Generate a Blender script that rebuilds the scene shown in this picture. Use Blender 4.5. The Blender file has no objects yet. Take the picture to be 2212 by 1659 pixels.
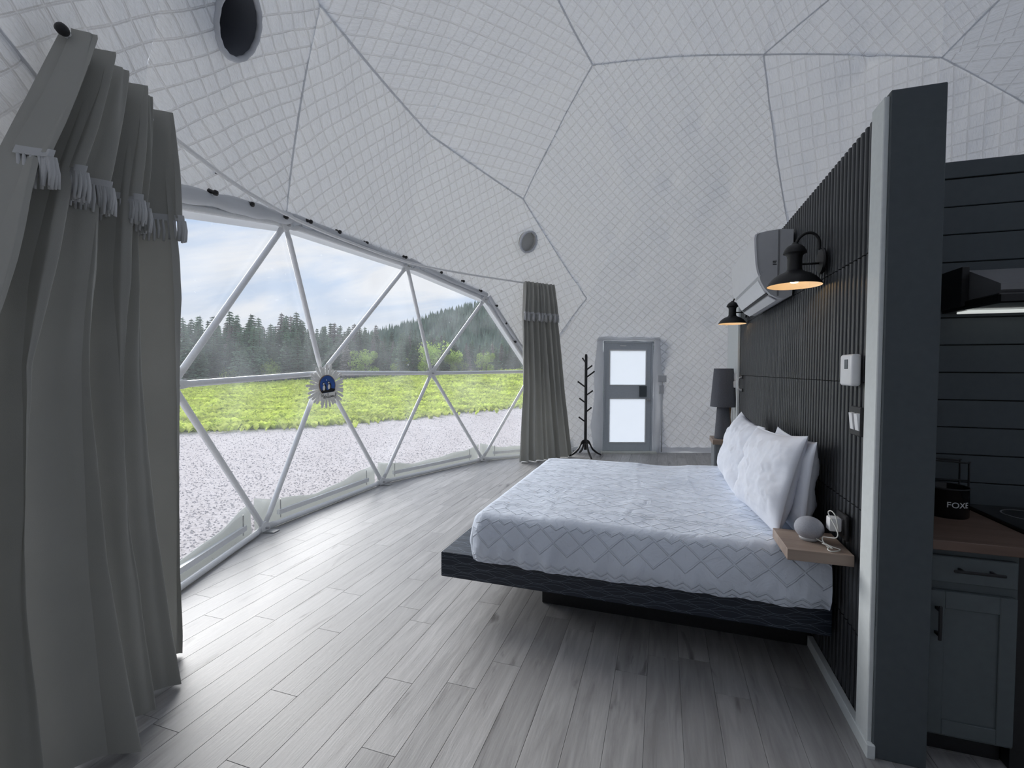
import bpy, bmesh, math, random
import numpy as np
from mathutils import Vector, Matrix, noise
random.seed(7)
sc = bpy.context.scene
COL = sc.collection
# ------------------------------------------------------------------ camera
def make_camera():
    yaw, pitch, roll = (math.radians(a) for a in (18.0, 1.75, 0.24))
    cy, sy = math.cos(yaw), math.sin(yaw)
    fwd = Vector((-sy*math.cos(pitch), cy*math.cos(pitch), -math.sin(pitch)))
    right = Vector((cy, sy, 0)); up = right.cross(fwd)
    r = right*math.cos(roll) + up*math.sin(roll); u = r.cross(fwd)
    cd = bpy.data.cameras.new('camera'); cam = bpy.data.objects.new('camera', cd); COL.objects.link(cam)
    cd.sensor_width = 36.0; cd.lens = 1000.0/2212*36.0; cd.clip_start = 0.02; cd.clip_end = 2000
    m = Matrix((r, u, -fwd)).transposed().to_4x4(); m.translation = Vector((0, 0, 1.5))
    cam.matrix_world = m
    sc.camera = cam
make_camera()
# ------------------------------------------------------------------ exposure
sc.view_settings.view_transform = 'Standard'
sc.view_settings.look = 'None'
sc.view_settings.gamma = 1.0
sc.view_settings.use_curve_mapping = False
sc.view_settings.exposure = 0.20
sc.cycles.diffuse_bounces = 4
sc.cycles.max_bounces = 7
sc.cycles.glossy_bounces = 3
sc.cycles.transmission_bounces = 4
sc.cycles.adaptive_threshold = 0.06
sc.cycles.adaptive_min_samples = 16
sc.cycles.transparent_max_bounces = 10
SKY = 0.76
# ------------------------------------------------------------------ sky
def make_world():
    w = bpy.data.worlds.new('sky'); sc.world = w; w.use_nodes = True
    nt = w.node_tree; nt.nodes.clear(); N = nt.nodes.new; L = nt.links.new
    tc = N('ShaderNodeTexCoord'); sep = N('ShaderNodeSeparateXYZ'); L(tc.outputs['Generated'], sep.inputs[0])
    az = N('ShaderNodeMath'); az.operation = 'ABSOLUTE'; L(sep.outputs[2], az.inputs[0])
    dn = N('ShaderNodeMath'); dn.operation = 'ADD'; dn.inputs[1].default_value = 0.16; L(az.outputs[0], dn.inputs[0])
    dx = N('ShaderNodeMath'); dx.operation = 'DIVIDE'; L(sep.outputs[0], dx.inputs[0]); L(dn.outputs[0], dx.inputs[1])
    dy = N('ShaderNodeMath'); dy.operation = 'DIVIDE'; L(sep.outputs[1], dy.inputs[0]); L(dn.outputs[0], dy.inputs[1])
    cb = N('ShaderNodeCombineXYZ'); L(dx.outputs[0], cb.inputs[0]); L(dy.outputs[0], cb.inputs[1])
    mp = N('ShaderNodeMapping'); mp.inputs['Rotation'].default_value = (0, 0, 0.5); mp.inputs['Scale'].default_value = (0.55, 1.1, 1); mp.inputs['Location'].default_value = (3.1, 0.7, 0)
    L(cb.outputs[0], mp.inputs['Vector'])
    nz = N('ShaderNodeTexNoise'); nz.inputs['Scale'].default_value = 1.15; nz.inputs['Detail'].default_value = 7; nz.inputs['Roughness'].default_value = 0.55; nz.inputs['Distortion'].default_value = 0.6
    L(mp.outputs[0], nz.inputs['Vector'])
    rp = N('ShaderNodeValToRGB'); rp.color_ramp.elements[0].position = 0.42; rp.color_ramp.elements[1].position = 0.60
    L(nz.outputs['Fac'], rp.inputs['Fac'])
    # clear-sky gradient by height
    hr = N('ShaderNodeValToRGB'); e = hr.color_ramp.elements
    e[0].position = 0.0; e[0].color = (0.84, 0.87, 0.92, 1)
    e[1].position = 0.9; e[1].color = (0.22, 0.40, 0.80, 1)
    m = e.new(0.30); m.color = (0.42, 0.62, 0.95, 1)
    L(az.outputs[0], hr.inputs['Fac'])
    mx = N('ShaderNodeMixRGB'); mx.inputs['Color2'].default_value = (0.93, 0.95, 1.0, 1)
    L(rp.outputs['Color'], mx.inputs['Fac']); L(hr.outputs['Color'], mx.inputs['Color1'])
    bg = N('ShaderNodeBackground'); bg.inputs['Strength'].default_value = SKY; L(mx.outputs[0], bg.inputs['Color'])
    out = N('ShaderNodeOutputWorld'); L(bg.outputs[0], out.inputs['Surface'])
    w.cycles.sampling_method = 'MANUAL'; w.cycles.sample_map_resolution = 512
make_world()
def make_sun():
    l = bpy.data.lights.new('sun', 'SUN'); l.energy = 4.1; l.angle = math.radians(42); l.color = (1.0, 0.98, 0.96)
    o = bpy.data.objects.new('sun', l); COL.objects.link(o)
    d = Vector((0.74, -0.46, -0.46))           # sun behind thin cloud, on the window side
    o.rotation_euler = d.to_track_quat('-Z', 'Y').to_euler(); o.location = (-40, 10, 30)
make_sun()
# ------------------------------------------------------------------ materials
MATS = {}
def principled(name, col, rough=0.6, metal=0.0, spec=0.5, **k):
    m = bpy.data.materials.new(name); m.use_nodes = True
    b = m.node_tree.nodes['Principled BSDF']
    b.inputs['Base Color'].default_value = (*col, 1); b.inputs['Roughness'].default_value = rough
    b.inputs['Metallic'].default_value = metal; b.inputs['Specular IOR Level'].default_value = spec
    for a, v in k.items(): b.inputs[a].default_value = v
    MATS[name] = m
    return m, m.node_tree, b
def noisy(name, col, rough=0.6, metal=0.0, scale=30, var=0.15, bump=0.0, detail=4, spec=0.5, stretch=(1, 1, 1), bscale=None, coord='Object'):
    """principled with a little procedural colour variation and relief"""
    m, nt, b = principled(name, col, rough, metal, spec)
    N = nt.nodes.new; L = nt.links.new
    tc = N('ShaderNodeTexCoord'); mp = N('ShaderNodeMapping'); mp.inputs['Scale'].default_value = stretch
    L(tc.outputs[coord], mp.inputs['Vector'])
    nz = N('ShaderNodeTexNoise'); nz.inputs['Scale'].default_value = scale; nz.inputs['Detail'].default_value = detail
    L(mp.outputs[0], nz.inputs['Vector'])
    rp = N('ShaderNodeValToRGB')
    rp.color_ramp.elements[0].position = 0.3; rp.color_ramp.elements[1].position = 0.7
    rp.color_ramp.elements[0].color = (*[c*(1-var) for c in col], 1); rp.color_ramp.elements[1].color = (*[min(1, c*(1+var)) for c in col], 1)
    L(nz.outputs['Fac'], rp.inputs['Fac']); L(rp.outputs['Color'], b.inputs['Base Color'])
    if bump:
        n2 = N('ShaderNodeTexNoise'); n2.inputs['Scale'].default_value = bscale or scale*4; n2.inputs['Detail'].default_value = 3
        L(mp.outputs[0], n2.inputs['Vector'])
        bp = N('ShaderNodeBump'); bp.inputs['Strength'].default_value = 1.0; bp.inputs['Distance'].default_value = bump
        L(n2.outputs['Fac'], bp.inputs['Height']); L(bp.outputs['Normal'], b.inputs['Normal'])
    return m
def fabric(name, col, trans=0.0, scale=220, bump=0.0004, tint=None):
    """woven cloth: diffuse, letting a share of the light through"""
    m = bpy.data.materials.new(name); m.use_nodes = True; nt = m.node_tree; nt.nodes.clear(); N = nt.nodes.new; L = nt.links.new
    tc = N('ShaderNodeTexCoord'); nz = N('ShaderNodeTexNoise'); nz.inputs['Scale'].default_value = scale; nz.inputs['Detail'].default_value = 3
    L(tc.outputs['Object'], nz.inputs['Vector'])
    n2 = N('ShaderNodeTexNoise'); n2.inputs['Scale'].default_value = 2.5; n2.inputs['Detail'].default_value = 4
    L(tc.outputs['Object'], n2.inputs['Vector'])
    rp = N('ShaderNodeValToRGB'); rp.color_ramp.elements[0].position = 0.3; rp.color_ramp.elements[1].position = 0.7
    rp.color_ramp.elements[0].color = (*[c*0.94 for c in col], 1); rp.color_ramp.elements[1].color = (*[min(1, c*1.04) for c in col], 1)
    L(n2.outputs['Fac'], rp.inputs['Fac'])
    bp = N('ShaderNodeBump'); bp.inputs['Distance'].default_value = bump; L(nz.outputs['Fac'], bp.inputs['Height'])
    d = N('ShaderNodeBsdfDiffuse'); L(rp.outputs['Color'], d.inputs['Color']); L(bp.outputs[0], d.inputs['Normal'])
    out = N('ShaderNodeOutputMaterial')
    if trans > 0:
        t = N('ShaderNodeBsdfTranslucent'); t.inputs['Color'].default_value = (*(tint or col), 1)
        mx = N('ShaderNodeMixShader'); mx.inputs['Fac'].default_value = trans
        L(d.outputs[0], mx.inputs[1]); L(t.outputs[0], mx.inputs[2]); L(mx.outputs[0], out.inputs['Surface'])
    else:
        L(d.outputs[0], out.inputs['Surface'])
    MATS[name] = m
    return m
def emissive(name, col, strength):
    m = bpy.data.materials.new(name); m.use_nodes = True; b = m.node_tree.nodes['Principled BSDF']
    b.inputs['Base Color'].default_value = (*col, 1); b.inputs['Emission Color'].default_value = (*col, 1); b.inputs['Emission Strength'].default_value = strength
    MATS[name] = m
    return m
# ---- dome lining: quilted cloth that lets a little daylight through, stitch lines from the sheet's own cloth coordinates
def lining_material():
    m = bpy.data.materials.new('quilted_lining'); m.use_nodes = True; nt = m.node_tree; nt.nodes.clear(); N = nt.nodes.new; L = nt.links.new
    uv = N('ShaderNodeUVMap'); uv.uv_map = 'cloth'
    sp = N('ShaderNodeSeparateXYZ'); L(uv.outputs[0], sp.inputs[0])
    def line(sock):
        f = N('ShaderNodeMath'); f.operation = 'PINGPONG'; f.inputs[1].default_value = 0.5; L(sock, f.inputs[0])   # 0 at a stitch, .5 between
        r = N('ShaderNodeMapRange'); r.interpolation_type = 'SMOOTHSTEP'; r.inputs['From Min'].default_value = 0.0; r.inputs['From Max'].default_value = 0.075
        L(f.outputs[0], r.inputs['Value']); return r.outputs[0]
    a, b = line(sp.outputs[0]), line(sp.outputs[1])
    mn = N('ShaderNodeMath'); mn.operation = 'MINIMUM'; L(a, mn.inputs[0]); L(b, mn.inputs[1])
    # creases pulled by the stitching
    mp = N('ShaderNodeMapping'); mp.inputs['Scale'].default_value = (2.2, 0.5, 1); mp.inputs['Rotation'].default_value = (0, 0, 0.75); L(uv.outputs[0], mp.inputs['Vector'])
    nz = N('ShaderNodeTexNoise'); nz.inputs['Scale'].default_value = 1.6; nz.inputs['Detail'].default_value = 3; nz.inputs['Roughness'].default_value = 0.6; L(mp.outputs[0], nz.inputs['Vector'])
    ad = N('ShaderNodeMath'); ad.operation = 'MULTIPLY_ADD'; ad.inputs[1].default_value = 2.6; L(nz.outputs['Fac'], ad.inputs[0]); L(mn.outputs[0], ad.inputs[2])
    bp = N('ShaderNodeBump'); bp.inputs['Distance'].default_value = 0.013; bp.inputs['Strength'].default_value = 1.0; L(ad.outputs[0], bp.inputs['Height'])
    d = N('ShaderNodeBsdfDiffuse'); d.inputs['Color'].default_value = (0.80, 0.84, 0.89, 1); L(bp.outputs[0], d.inputs['Normal'])
    t = N('ShaderNodeBsdfTranslucent'); t.inputs['Color'].default_value = (0.84, 0.83, 0.82, 1)
    mx = N('ShaderNodeMixShader'); mx.inputs['Fac'].default_value = LINING_T
    out = N('ShaderNodeOutputMaterial'); L(d.outputs[0], mx.inputs[1]); L(t.outputs[0], mx.inputs[2]); L(mx.outputs[0], out.inputs['Surface'])
    MATS['lining'] = m
LINING_T = 0.155
lining_material()
def film_material():
    m = bpy.data.materials.new('clear_film'); m.use_nodes = True; nt = m.node_tree; nt.nodes.clear(); N = nt.nodes.new; L = nt.links.new
    tr = N('ShaderNodeBsdfTransparent'); tr.inputs['Color'].default_value = (0.97, 0.98, 0.98, 1)
    tl = N('ShaderNodeBsdfTranslucent'); tl.inputs['Color'].default_value = (0.9, 0.95, 1.0, 1)
    gl = N('ShaderNodeBsdfGlossy'); gl.inputs['Roughness'].default_value = 0.08; gl.inputs['Color'].default_value = (1, 1, 1, 1)
    tc = N('ShaderNodeTexCoord'); nz = N('ShaderNodeTexNoise'); nz.inputs['Scale'].default_value = 2.0; nz.inputs['Detail'].default_value = 2; L(tc.outputs['Object'], nz.inputs['Vector'])
    mp = N('ShaderNodeMapping'); mp.inputs['Scale'].default_value = (1, 6, 26); mp.inputs['Rotation'].default_value = (0.5, 0.3, 0); L(tc.outputs['Object'], mp.inputs['Vector'])
    n2 = N('ShaderNodeTexNoise'); n2.inputs['Scale'].default_value = 1.7; n2.inputs['Detail'].default_value = 3; n2.inputs['Distortion'].default_value = 2.0; L(mp.outputs[0], n2.inputs['Vector'])
    r2 = N('ShaderNodeMapRange'); r2.inputs['From Min'].default_value = 0.68; r2.inputs['From Max'].default_value = 0.76; r2.inputs['To Max'].default_value = 0.22; L(n2.outputs['Fac'], r2.inputs['Value'])
    r1 = N('ShaderNodeMapRange'); r1.inputs['From Min'].default_value = 0.35; r1.inputs['From Max'].default_value = 0.75; r1.inputs['To Min'].default_value = 0.05; r1.inputs['To Max'].default_value = 0.13; L(nz.outputs['Fac'], r1.inputs['Value'])
    ad = N('ShaderNodeMath'); ad.operation = 'ADD'; L(r1.outputs[0], ad.inputs[0]); L(r2.outputs[0], ad.inputs[1])
    m1 = N('ShaderNodeMixShader'); L(ad.outputs[0], m1.inputs['Fac']); L(tr.outputs[0], m1.inputs[1]); L(tl.outputs[0], m1.inputs[2])
    m2 = N('ShaderNodeMixShader'); m2.inputs['Fac'].default_value = 0.03; L(m1.outputs[0], m2.inputs[1]); L(gl.outputs[0], m2.inputs[2])
    out = N('ShaderNodeOutputMaterial'); L(m2.outputs[0], out.inputs['Surface'])
    MATS['film'] = m
film_material()
def plank_material():
    m, nt, b = principled('plank_wood', (0.4, 0.4, 0.4), 0.42, spec=0.5); N = nt.nodes.new; L = nt.links.new
    tc = N('ShaderNodeTexCoord'); oi = N('ShaderNodeObjectInfo')
    ge = N('ShaderNodeNewGeometry')
    ml = N('ShaderNodeVectorMath'); ml.operation = 'SCALE'; ml.inputs['Scale'].default_value = 37.0
    cb = N('ShaderNodeCombineXYZ'); L(oi.outputs['Random'], cb.inputs[0]); L(oi.outputs['Random'], cb.inputs[1]); L(oi.outputs['Random'], cb.inputs[2])
    L(cb.outputs[0], ml.inputs[0])
    ad = N('ShaderNodeVectorMath'); ad.operation = 'ADD'; L(ge.outputs['Position'], ad.inputs[0]); L(ml.outputs[0], ad.inputs[1])
    mp = N('ShaderNodeMapping'); mp.inputs['Scale'].default_value = (1, 0.09, 1); L(ad.outputs[0], mp.inputs['Vector'])
    n1 = N('ShaderNodeTexNoise'); n1.inputs['Scale'].default_value = 22; n1.inputs['Detail'].default_value = 6; n1.inputs['Roughness'].default_value = 0.6; n1.inputs['Distortion'].default_value = 0.8; L(mp.outputs[0], n1.inputs['Vector'])
    mp2 = N('ShaderNodeMapping'); mp2.inputs['Scale'].default_value = (1, 0.16, 1); L(ad.outputs[0], mp2.inputs['Vector'])
    n2 = N('ShaderNodeTexNoise'); n2.inputs['Scale'].default_value = 7; n2.inputs['Detail'].default_value = 5; n2.inputs['Distortion'].default_value = 1.6; L(mp2.outputs[0], n2.inputs['Vector'])
    r1 = N('ShaderNodeValToRGB'); e = r1.color_ramp.elements
    e[0].position = 0.28; e[0].color = (0.27, 0.262, 0.26, 1); e[1].position = 0.72; e[1].color = (0.45, 0.443, 0.44, 1); L(n1.outputs['Fac'], r1.inputs['Fac'])
    r2 = N('ShaderNodeValToRGB'); e = r2.color_ramp.elements           # dark cracks and knots
    e[0].position = 0.27; e[0].color = (0.30, 0.29, 0.29, 1); e[1].position = 0.38; e[1].color = (1, 1, 1, 1); L(n2.outputs['Fac'], r2.inputs['Fac'])
    mu = N('ShaderNodeMixRGB'); mu.blend_type = 'MULTIPLY'; mu.inputs['Fac'].default_value = 0.85; L(r1.outputs[0], mu.inputs['Color1']); L(r2.outputs[0], mu.inputs['Color2'])
    hv = N('ShaderNodeHueSaturation'); mr = N('ShaderNodeMapRange'); mr.inputs['To Min'].default_value = 0.88; mr.inputs['To Max'].default_value = 1.1; L(oi.outputs['Random'], mr.inputs['Value']); L(mr.outputs[0], hv.inputs['Value']); L(mu.outputs[0], hv.inputs['Color'])
    L(hv.outputs[0], b.inputs['Base Color'])
    n3 = N('ShaderNodeTexNoise'); n3.inputs['Scale'].default_value = 120; n3.inputs['Detail'].default_value = 2; L(mp.outputs[0], n3.inputs['Vector'])
    bp = N('ShaderNodeBump'); bp.inputs['Distance'].default_value = 0.0006; L(n3.outputs['Fac'], bp.inputs['Height']); L(bp.outputs[0], b.inputs['Normal'])
    rr = N('ShaderNodeMapRange'); rr.inputs['To Min'].default_value = 0.34; rr.inputs['To Max'].default_value = 0.55; L(n1.outputs['Fac'], rr.inputs['Value']); L(rr.outputs[0], b.inputs['Roughness'])
plank_material()
def wood(name, c0, c1, axis='X', scale=18, rough=0.5):
    m, nt, b = principled(name, c0, rough); N = nt.nodes.new; L = nt.links.new
    tc = N('ShaderNodeTexCoord'); mp = N('ShaderNodeMapping'); mp.inputs['Scale'].default_value = tuple(0.1 if a == axis else 1 for a in 'XYZ'); L(tc.outputs['Object'], mp.inputs['Vector'])
    n1 = N('ShaderNodeTexNoise'); n1.inputs['Scale'].default_value = scale; n1.inputs['Detail'].default_value = 6; n1.inputs['Distortion'].default_value = 0.5; L(mp.outputs[0], n1.inputs['Vector'])
    r = N('ShaderNodeValToRGB'); e = r.color_ramp.elements; e[0].position = 0.3; e[1].position = 0.7; e[0].color = (*c0, 1); e[1].color = (*c1, 1); L(n1.outputs['Fac'], r.inputs['Fac']); L(r.outputs[0], b.inputs['Base Color'])
    bp = N('ShaderNodeBump'); bp.inputs['Distance'].default_value = 0.0005; L(n1.outputs['Fac'], bp.inputs['Height']); L(bp.outputs[0], b.inputs['Normal'])
wood('shelf_wood', (0.27, 0.20, 0.165), (0.42, 0.33, 0.27), 'X')
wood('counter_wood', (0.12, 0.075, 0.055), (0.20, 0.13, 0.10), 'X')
def zig_nodes(nt, sock, per, ph=0.0):
    """triangle wave -1..1 of a coordinate in metres"""
    N = nt.nodes.new; L = nt.links.new
    a = N('ShaderNodeMath'); a.operation = 'ADD'; a.inputs[1].default_value = ph+50*per; L(sock, a.inputs[0])
    p = N('ShaderNodeMath'); p.operation = 'PINGPONG'; p.inputs[1].default_value = per/2; L(a.outputs[0], p.inputs[0])
    m = N('ShaderNodeMath'); m.operation = 'MULTIPLY_ADD'; m.inputs[1].default_value = 4/per; m.inputs[2].default_value = -1.0; L(p.outputs[0], m.inputs[0]); return m.outputs[0]
def bedframe_material():
    """dark blue vinyl with a thin printed net of long hexagons"""
    m, nt, b = principled('bed_vinyl', (0.012, 0.018, 0.032), 0.38); N = nt.nodes.new; L = nt.links.new
    uv = N('ShaderNodeUVMap'); uv.uv_map = 'print'
    sp = N('ShaderNodeSeparateXYZ'); L(uv.outputs[0], sp.inputs[0])
    tot = None
    for per, ph, A, H, off, w in ((0.22, 0.0, 0.014, 0.056, 0.0, 0.0009), (0.22, 0.11, 0.014, 0.056, 0.028, 0.0009), (0.22, 0.0, 0.007, 0.056, 0.014, 0.0007), (0.22, 0.11, 0.007, 0.056, 0.042, 0.0007), (0.44, 0.1, 0.010, 0.112, 0.02, 0.0006)):
        z = zig_nodes(nt, sp.outputs[0], per, ph)
        c = N('ShaderNodeMath'); c.operation = 'MULTIPLY'; c.inputs[1].default_value = 1.6; L(z, c.inputs[0])
        c1 = N('ShaderNodeClamp'); c1.inputs['Min'].default_value = -1; c1.inputs['Max'].default_value = 1; L(c.outputs[0], c1.inputs['Value'])
        v = N('ShaderNodeMath'); v.operation = 'MULTIPLY_ADD'; v.inputs[1].default_value = A; L(c1.outputs[0], v.inputs[0]); L(sp.outputs[1], v.inputs[2])
        v2 = N('ShaderNodeMath'); v2.operation = 'ADD'; v2.inputs[1].default_value = off+10*H; L(v.outputs[0], v2.inputs[0])
        q = N('ShaderNodeMath'); q.operation = 'PINGPONG'; q.inputs[1].default_value = H/2; L(v2.outputs[0], q.inputs[0])
        l = N('ShaderNodeMath'); l.operation = 'LESS_THAN'; l.inputs[1].default_value = w; L(q.outputs[0], l.inputs[0])
        if tot is None: tot = l.outputs[0]
        else:
            x = N('ShaderNodeMath'); x.operation = 'MAXIMUM'; L(tot, x.inputs[0]); L(l.outputs[0], x.inputs[1]); tot = x.outputs[0]
    mx = N('ShaderNodeMixRGB'); mx.inputs['Color1'].default_value = (0.010, 0.017, 0.032, 1); mx.inputs['Color2'].default_value = (0.13, 0.16, 0.20, 1); L(tot, mx.inputs['Fac'])
    L(mx.outputs[0], b.inputs['Base Color'])
bedframe_material()
noisy('white_tube', (0.86, 0.87, 0.88), 0.35, scale=60, var=0.03)
noisy('white_plastic', (0.90, 0.91, 0.93), 0.35, scale=20, var=0.02)
noisy('black_metal', (0.012, 0.012, 0.014), 0.5, scale=80, var=0.2, bump=0.0002)
noisy('black_paint', (0.014, 0.014, 0.016), 0.42, scale=60, var=0.25, bump=0.0002)
noisy('slat_black', (0.042, 0.046, 0.052), 0.40, scale=50, var=0.25, bump=0.0003, stretch=(1, 1, 0.1))
noisy('slat_backing', (0.003, 0.003, 0.004), 0.8, scale=50, var=0.2)
noisy('trim_paint', (0.76, 0.80, 0.80), 0.5, scale=40, var=0.03, bump=0.0002)
noisy('wall_grey', (0.078, 0.094, 0.104), 0.55, scale=30, var=0.05, bump=0.0003)
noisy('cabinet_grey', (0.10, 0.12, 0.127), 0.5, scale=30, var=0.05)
noisy('hood_grey', (0.24, 0.24, 0.25), 0.4, scale=30, var=0.05)
noisy('door_alu', (0.50, 0.54, 0.58), 0.45, metal=0.0, scale=40, var=0.04)
noisy('metal', (0.5, 0.5, 0.5), 0.35, metal=0.9, scale=40, var=0.1)
noisy('sill', (0.62, 0.63, 0.58), 0.6, scale=20, var=0.06)
fabric('skirt_vinyl', (0.58, 0.60, 0.57), trans=0.25, scale=30, bump=0.001)
noisy('stick_white', (0.86, 0.85, 0.81), 0.65, scale=40, var=0.08, bump=0.0004)
noisy('painting_blue', (0.03, 0.10, 0.36), 0.5, scale=14, var=0.35)
noisy('painting_black', (0.008, 0.008, 0.010), 0.5, scale=14, var=0.2)
noisy('painting_white', (0.85, 0.85, 0.82), 0.5, scale=14, var=0.05)
noisy('rim_wood', (0.20, 0.13, 0.08), 0.6, scale=30, var=0.2)
noisy('speaker_cloth', (0.42, 0.43, 0.48), 0.8, scale=300, var=0.12, bump=0.0006)
noisy('grey_linen', (0.115, 0.12, 0.14), 0.85, scale=160, var=0.18, bump=0.0005)
noisy('stand_grey', (0.22, 0.24, 0.26), 0.6, scale=30, var=0.05)
noisy('black_gloss', (0.006, 0.006, 0.007), 0.12, scale=30, var=0.1)
noisy('vent_dark', (0.02, 0.028, 0.045), 0.8, scale=20, var=0.3)
noisy('ac_grey', (0.55, 0.56, 0.58), 0.4, scale=20, var=0.02)
noisy('cable_white', (0.78, 0.78, 0.74), 0.45, scale=60, var=0.03)
noisy('screen_grey', (0.10, 0.12, 0.13), 0.2, scale=60, var=0.05)
noisy('print_white', (0.75, 0.76, 0.76), 0.5, scale=60, var=0.03)
noisy('rope_brown', (0.16, 0.09, 0.045), 0.8, scale=60, var=0.3)
fabric('curtain', (0.46, 0.46, 0.43), trans=0.05, scale=350)
fabric('fringe', (0.66, 0.67, 0.68), trans=0.1, scale=400)
fabric('lining_plain', (0.80, 0.82, 0.85), trans=0.22, scale=200, bump=0.001)
fabric('vent_cloth', (0.20, 0.21, 0.24))
fabric('vent_pale', (0.62, 0.62, 0.60))
fabric('vent_rim', (0.66, 0.68, 0.72))
fabric('bed_white', (0.80, 0.84, 0.95), trans=0.0, scale=500, bump=0.0003)
def cover_material():
    """white cotton with raised clipped threads: bands of diamonds and small chevrons in cloth coordinates (metres)"""
    m = fabric('cover_cotton', (0.80, 0.86, 0.97)); nt = m.node_tree; N = nt.nodes.new; L = nt.links.new
    uv = N('ShaderNodeUVMap'); uv.uv_map = 'cloth'; sp = N('ShaderNodeSeparateXYZ'); L(uv.outputs[0], sp.inputs[0])
    per = 0.50; tot = None
    for c, A, p, ph, w in ((0.09, 0.050, 0.20, 0, .006), (0.09, -0.050, 0.20, 0, .006), (0.195, 0.013, 0.075, 0, .0045), (0.222, 0.013, 0.075, 0, .0045), (0.249, 0.013, 0.075, 0, .0045), (0.35, 0.034, 0.15, 0.03, .006), (0.42, 0.034, 0.15, 0.105, .006), (0.462, 0.012, 0.075, 0.02, .0045)):
        z = zig_nodes(nt, sp.outputs[0], p, ph)
        t = N('ShaderNodeMath'); t.operation = 'MULTIPLY_ADD'; t.inputs[1].default_value = -A; L(z, t.inputs[0]); L(sp.outputs[1], t.inputs[2])
        a = N('ShaderNodeMath'); a.operation = 'ADD'; a.inputs[1].default_value = -c+20*per; L(t.outputs[0], a.inputs[0])
        q = N('ShaderNodeMath'); q.operation = 'PINGPONG'; q.inputs[1].default_value = per/2; L(a.outputs[0], q.inputs[0])
        r = N('ShaderNodeMapRange'); r.interpolation_type = 'SMOOTHSTEP'; r.inputs['From Min'].default_value = w*1.5; r.inputs['From Max'].default_value = w*0.3; L(q.outputs[0], r.inputs['Value'])
        if tot is None: tot = r.outputs[0]
        else:
            x = N('ShaderNodeMath'); x.operation = 'MAXIMUM'; L(tot, x.inputs[0]); L(r.outputs[0], x.inputs[1]); tot = x.outputs[0]
    mp = N('ShaderNodeMapping'); mp.inputs['Scale'].default_value = (9, 9, 1); L(uv.outputs[0], mp.inputs['Vector'])
    nz = N('ShaderNodeTexNoise'); nz.inputs['Scale'].default_value = 1.0; nz.inputs['Detail'].default_value = 6; nz.inputs['Distortion'].default_value = 1.0; L(mp.outputs[0], nz.inputs['Vector'])
    ad = N('ShaderNodeMath'); ad.operation = 'MULTIPLY_ADD'; ad.inputs[1].default_value = 2.6; L(nz.outputs['Fac'], ad.inputs[0]); L(tot, ad.inputs[2])
    bp = next(n for n in nt.nodes if n.type == 'BUMP'); bp.inputs['Distance'].default_value = 0.0045; L(ad.outputs[0], bp.inputs['Height'])
cover_material()
fabric('pillow_white', (0.81, 0.84, 0.92), trans=0.0, scale=500, bump=0.0003)
fabric('frosted', (0.90, 0.93, 0.97), trans=0.85, tint=(0.78, 0.81, 0.84))
emissive('bulb', (1.0, 0.66, 0.32), 14.0)
emissive('hood_lamp', (0.90, 0.95, 0.92), 0.55)
noisy('shade_white', (0.80, 0.74, 0.64), 0.5, scale=20, var=0.02)
# outdoors
def gravel_material():
    m, nt, b = principled('gravel_ground', (0.5, 0.47, 0.48), 0.9, spec=0.2); N = nt.nodes.new; L = nt.links.new
    tc = N('ShaderNodeTexCoord'); vo = N('ShaderNodeTexVoronoi'); vo.inputs['Scale'].default_value = 38; L(tc.outputs['Object'], vo.inputs['Vector'])
    nz = N('ShaderNodeTexNoise'); nz.inputs['Scale'].default_value = 0.6; nz.inputs['Detail'].default_value = 6; L(tc.outputs['Object'], nz.inputs['Vector'])
    r = N('ShaderNodeValToRGB'); e = r.color_ramp.elements; e[0].color = (0.36, 0.325, 0.32, 1); e[1].color = (0.62, 0.57, 0.565, 1)
    hs = N('ShaderNodeSeparateXYZ'); L(vo.outputs['Color'], hs.inputs[0])
    mx = N('ShaderNodeMath'); mx.operation = 'MULTIPLY_ADD'; mx.inputs[1].default_value = 0.75; L(hs.outputs[0], mx.inputs[0])
    m2 = N('ShaderNodeMath'); m2.operation = 'MULTIPLY'; m2.inputs[1].default_value = 0.45; L(nz.outputs['Fac'], m2.inputs[0]); L(m2.outputs[0], mx.inputs[2])
    L(mx.outputs[0], r.inputs['Fac']); L(r.outputs[0], b.inputs['Base Color'])
    bp = N('ShaderNodeBump'); bp.inputs['Distance'].default_value = 0.008; bp.inputs['Strength'].default_value = 0.6; L(vo.outputs['Distance'], bp.inputs['Height']); L(bp.outputs[0], b.inputs['Normal'])
gravel_material()
noisy('stone', (0.50, 0.46, 0.455), 0.9, scale=9, var=0.35, spec=0.2)
noisy('meadow_ground', (0.24, 0.29, 0.07), 0.9, scale=0.7, var=0.35, detail=8, spec=0.1)
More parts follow.
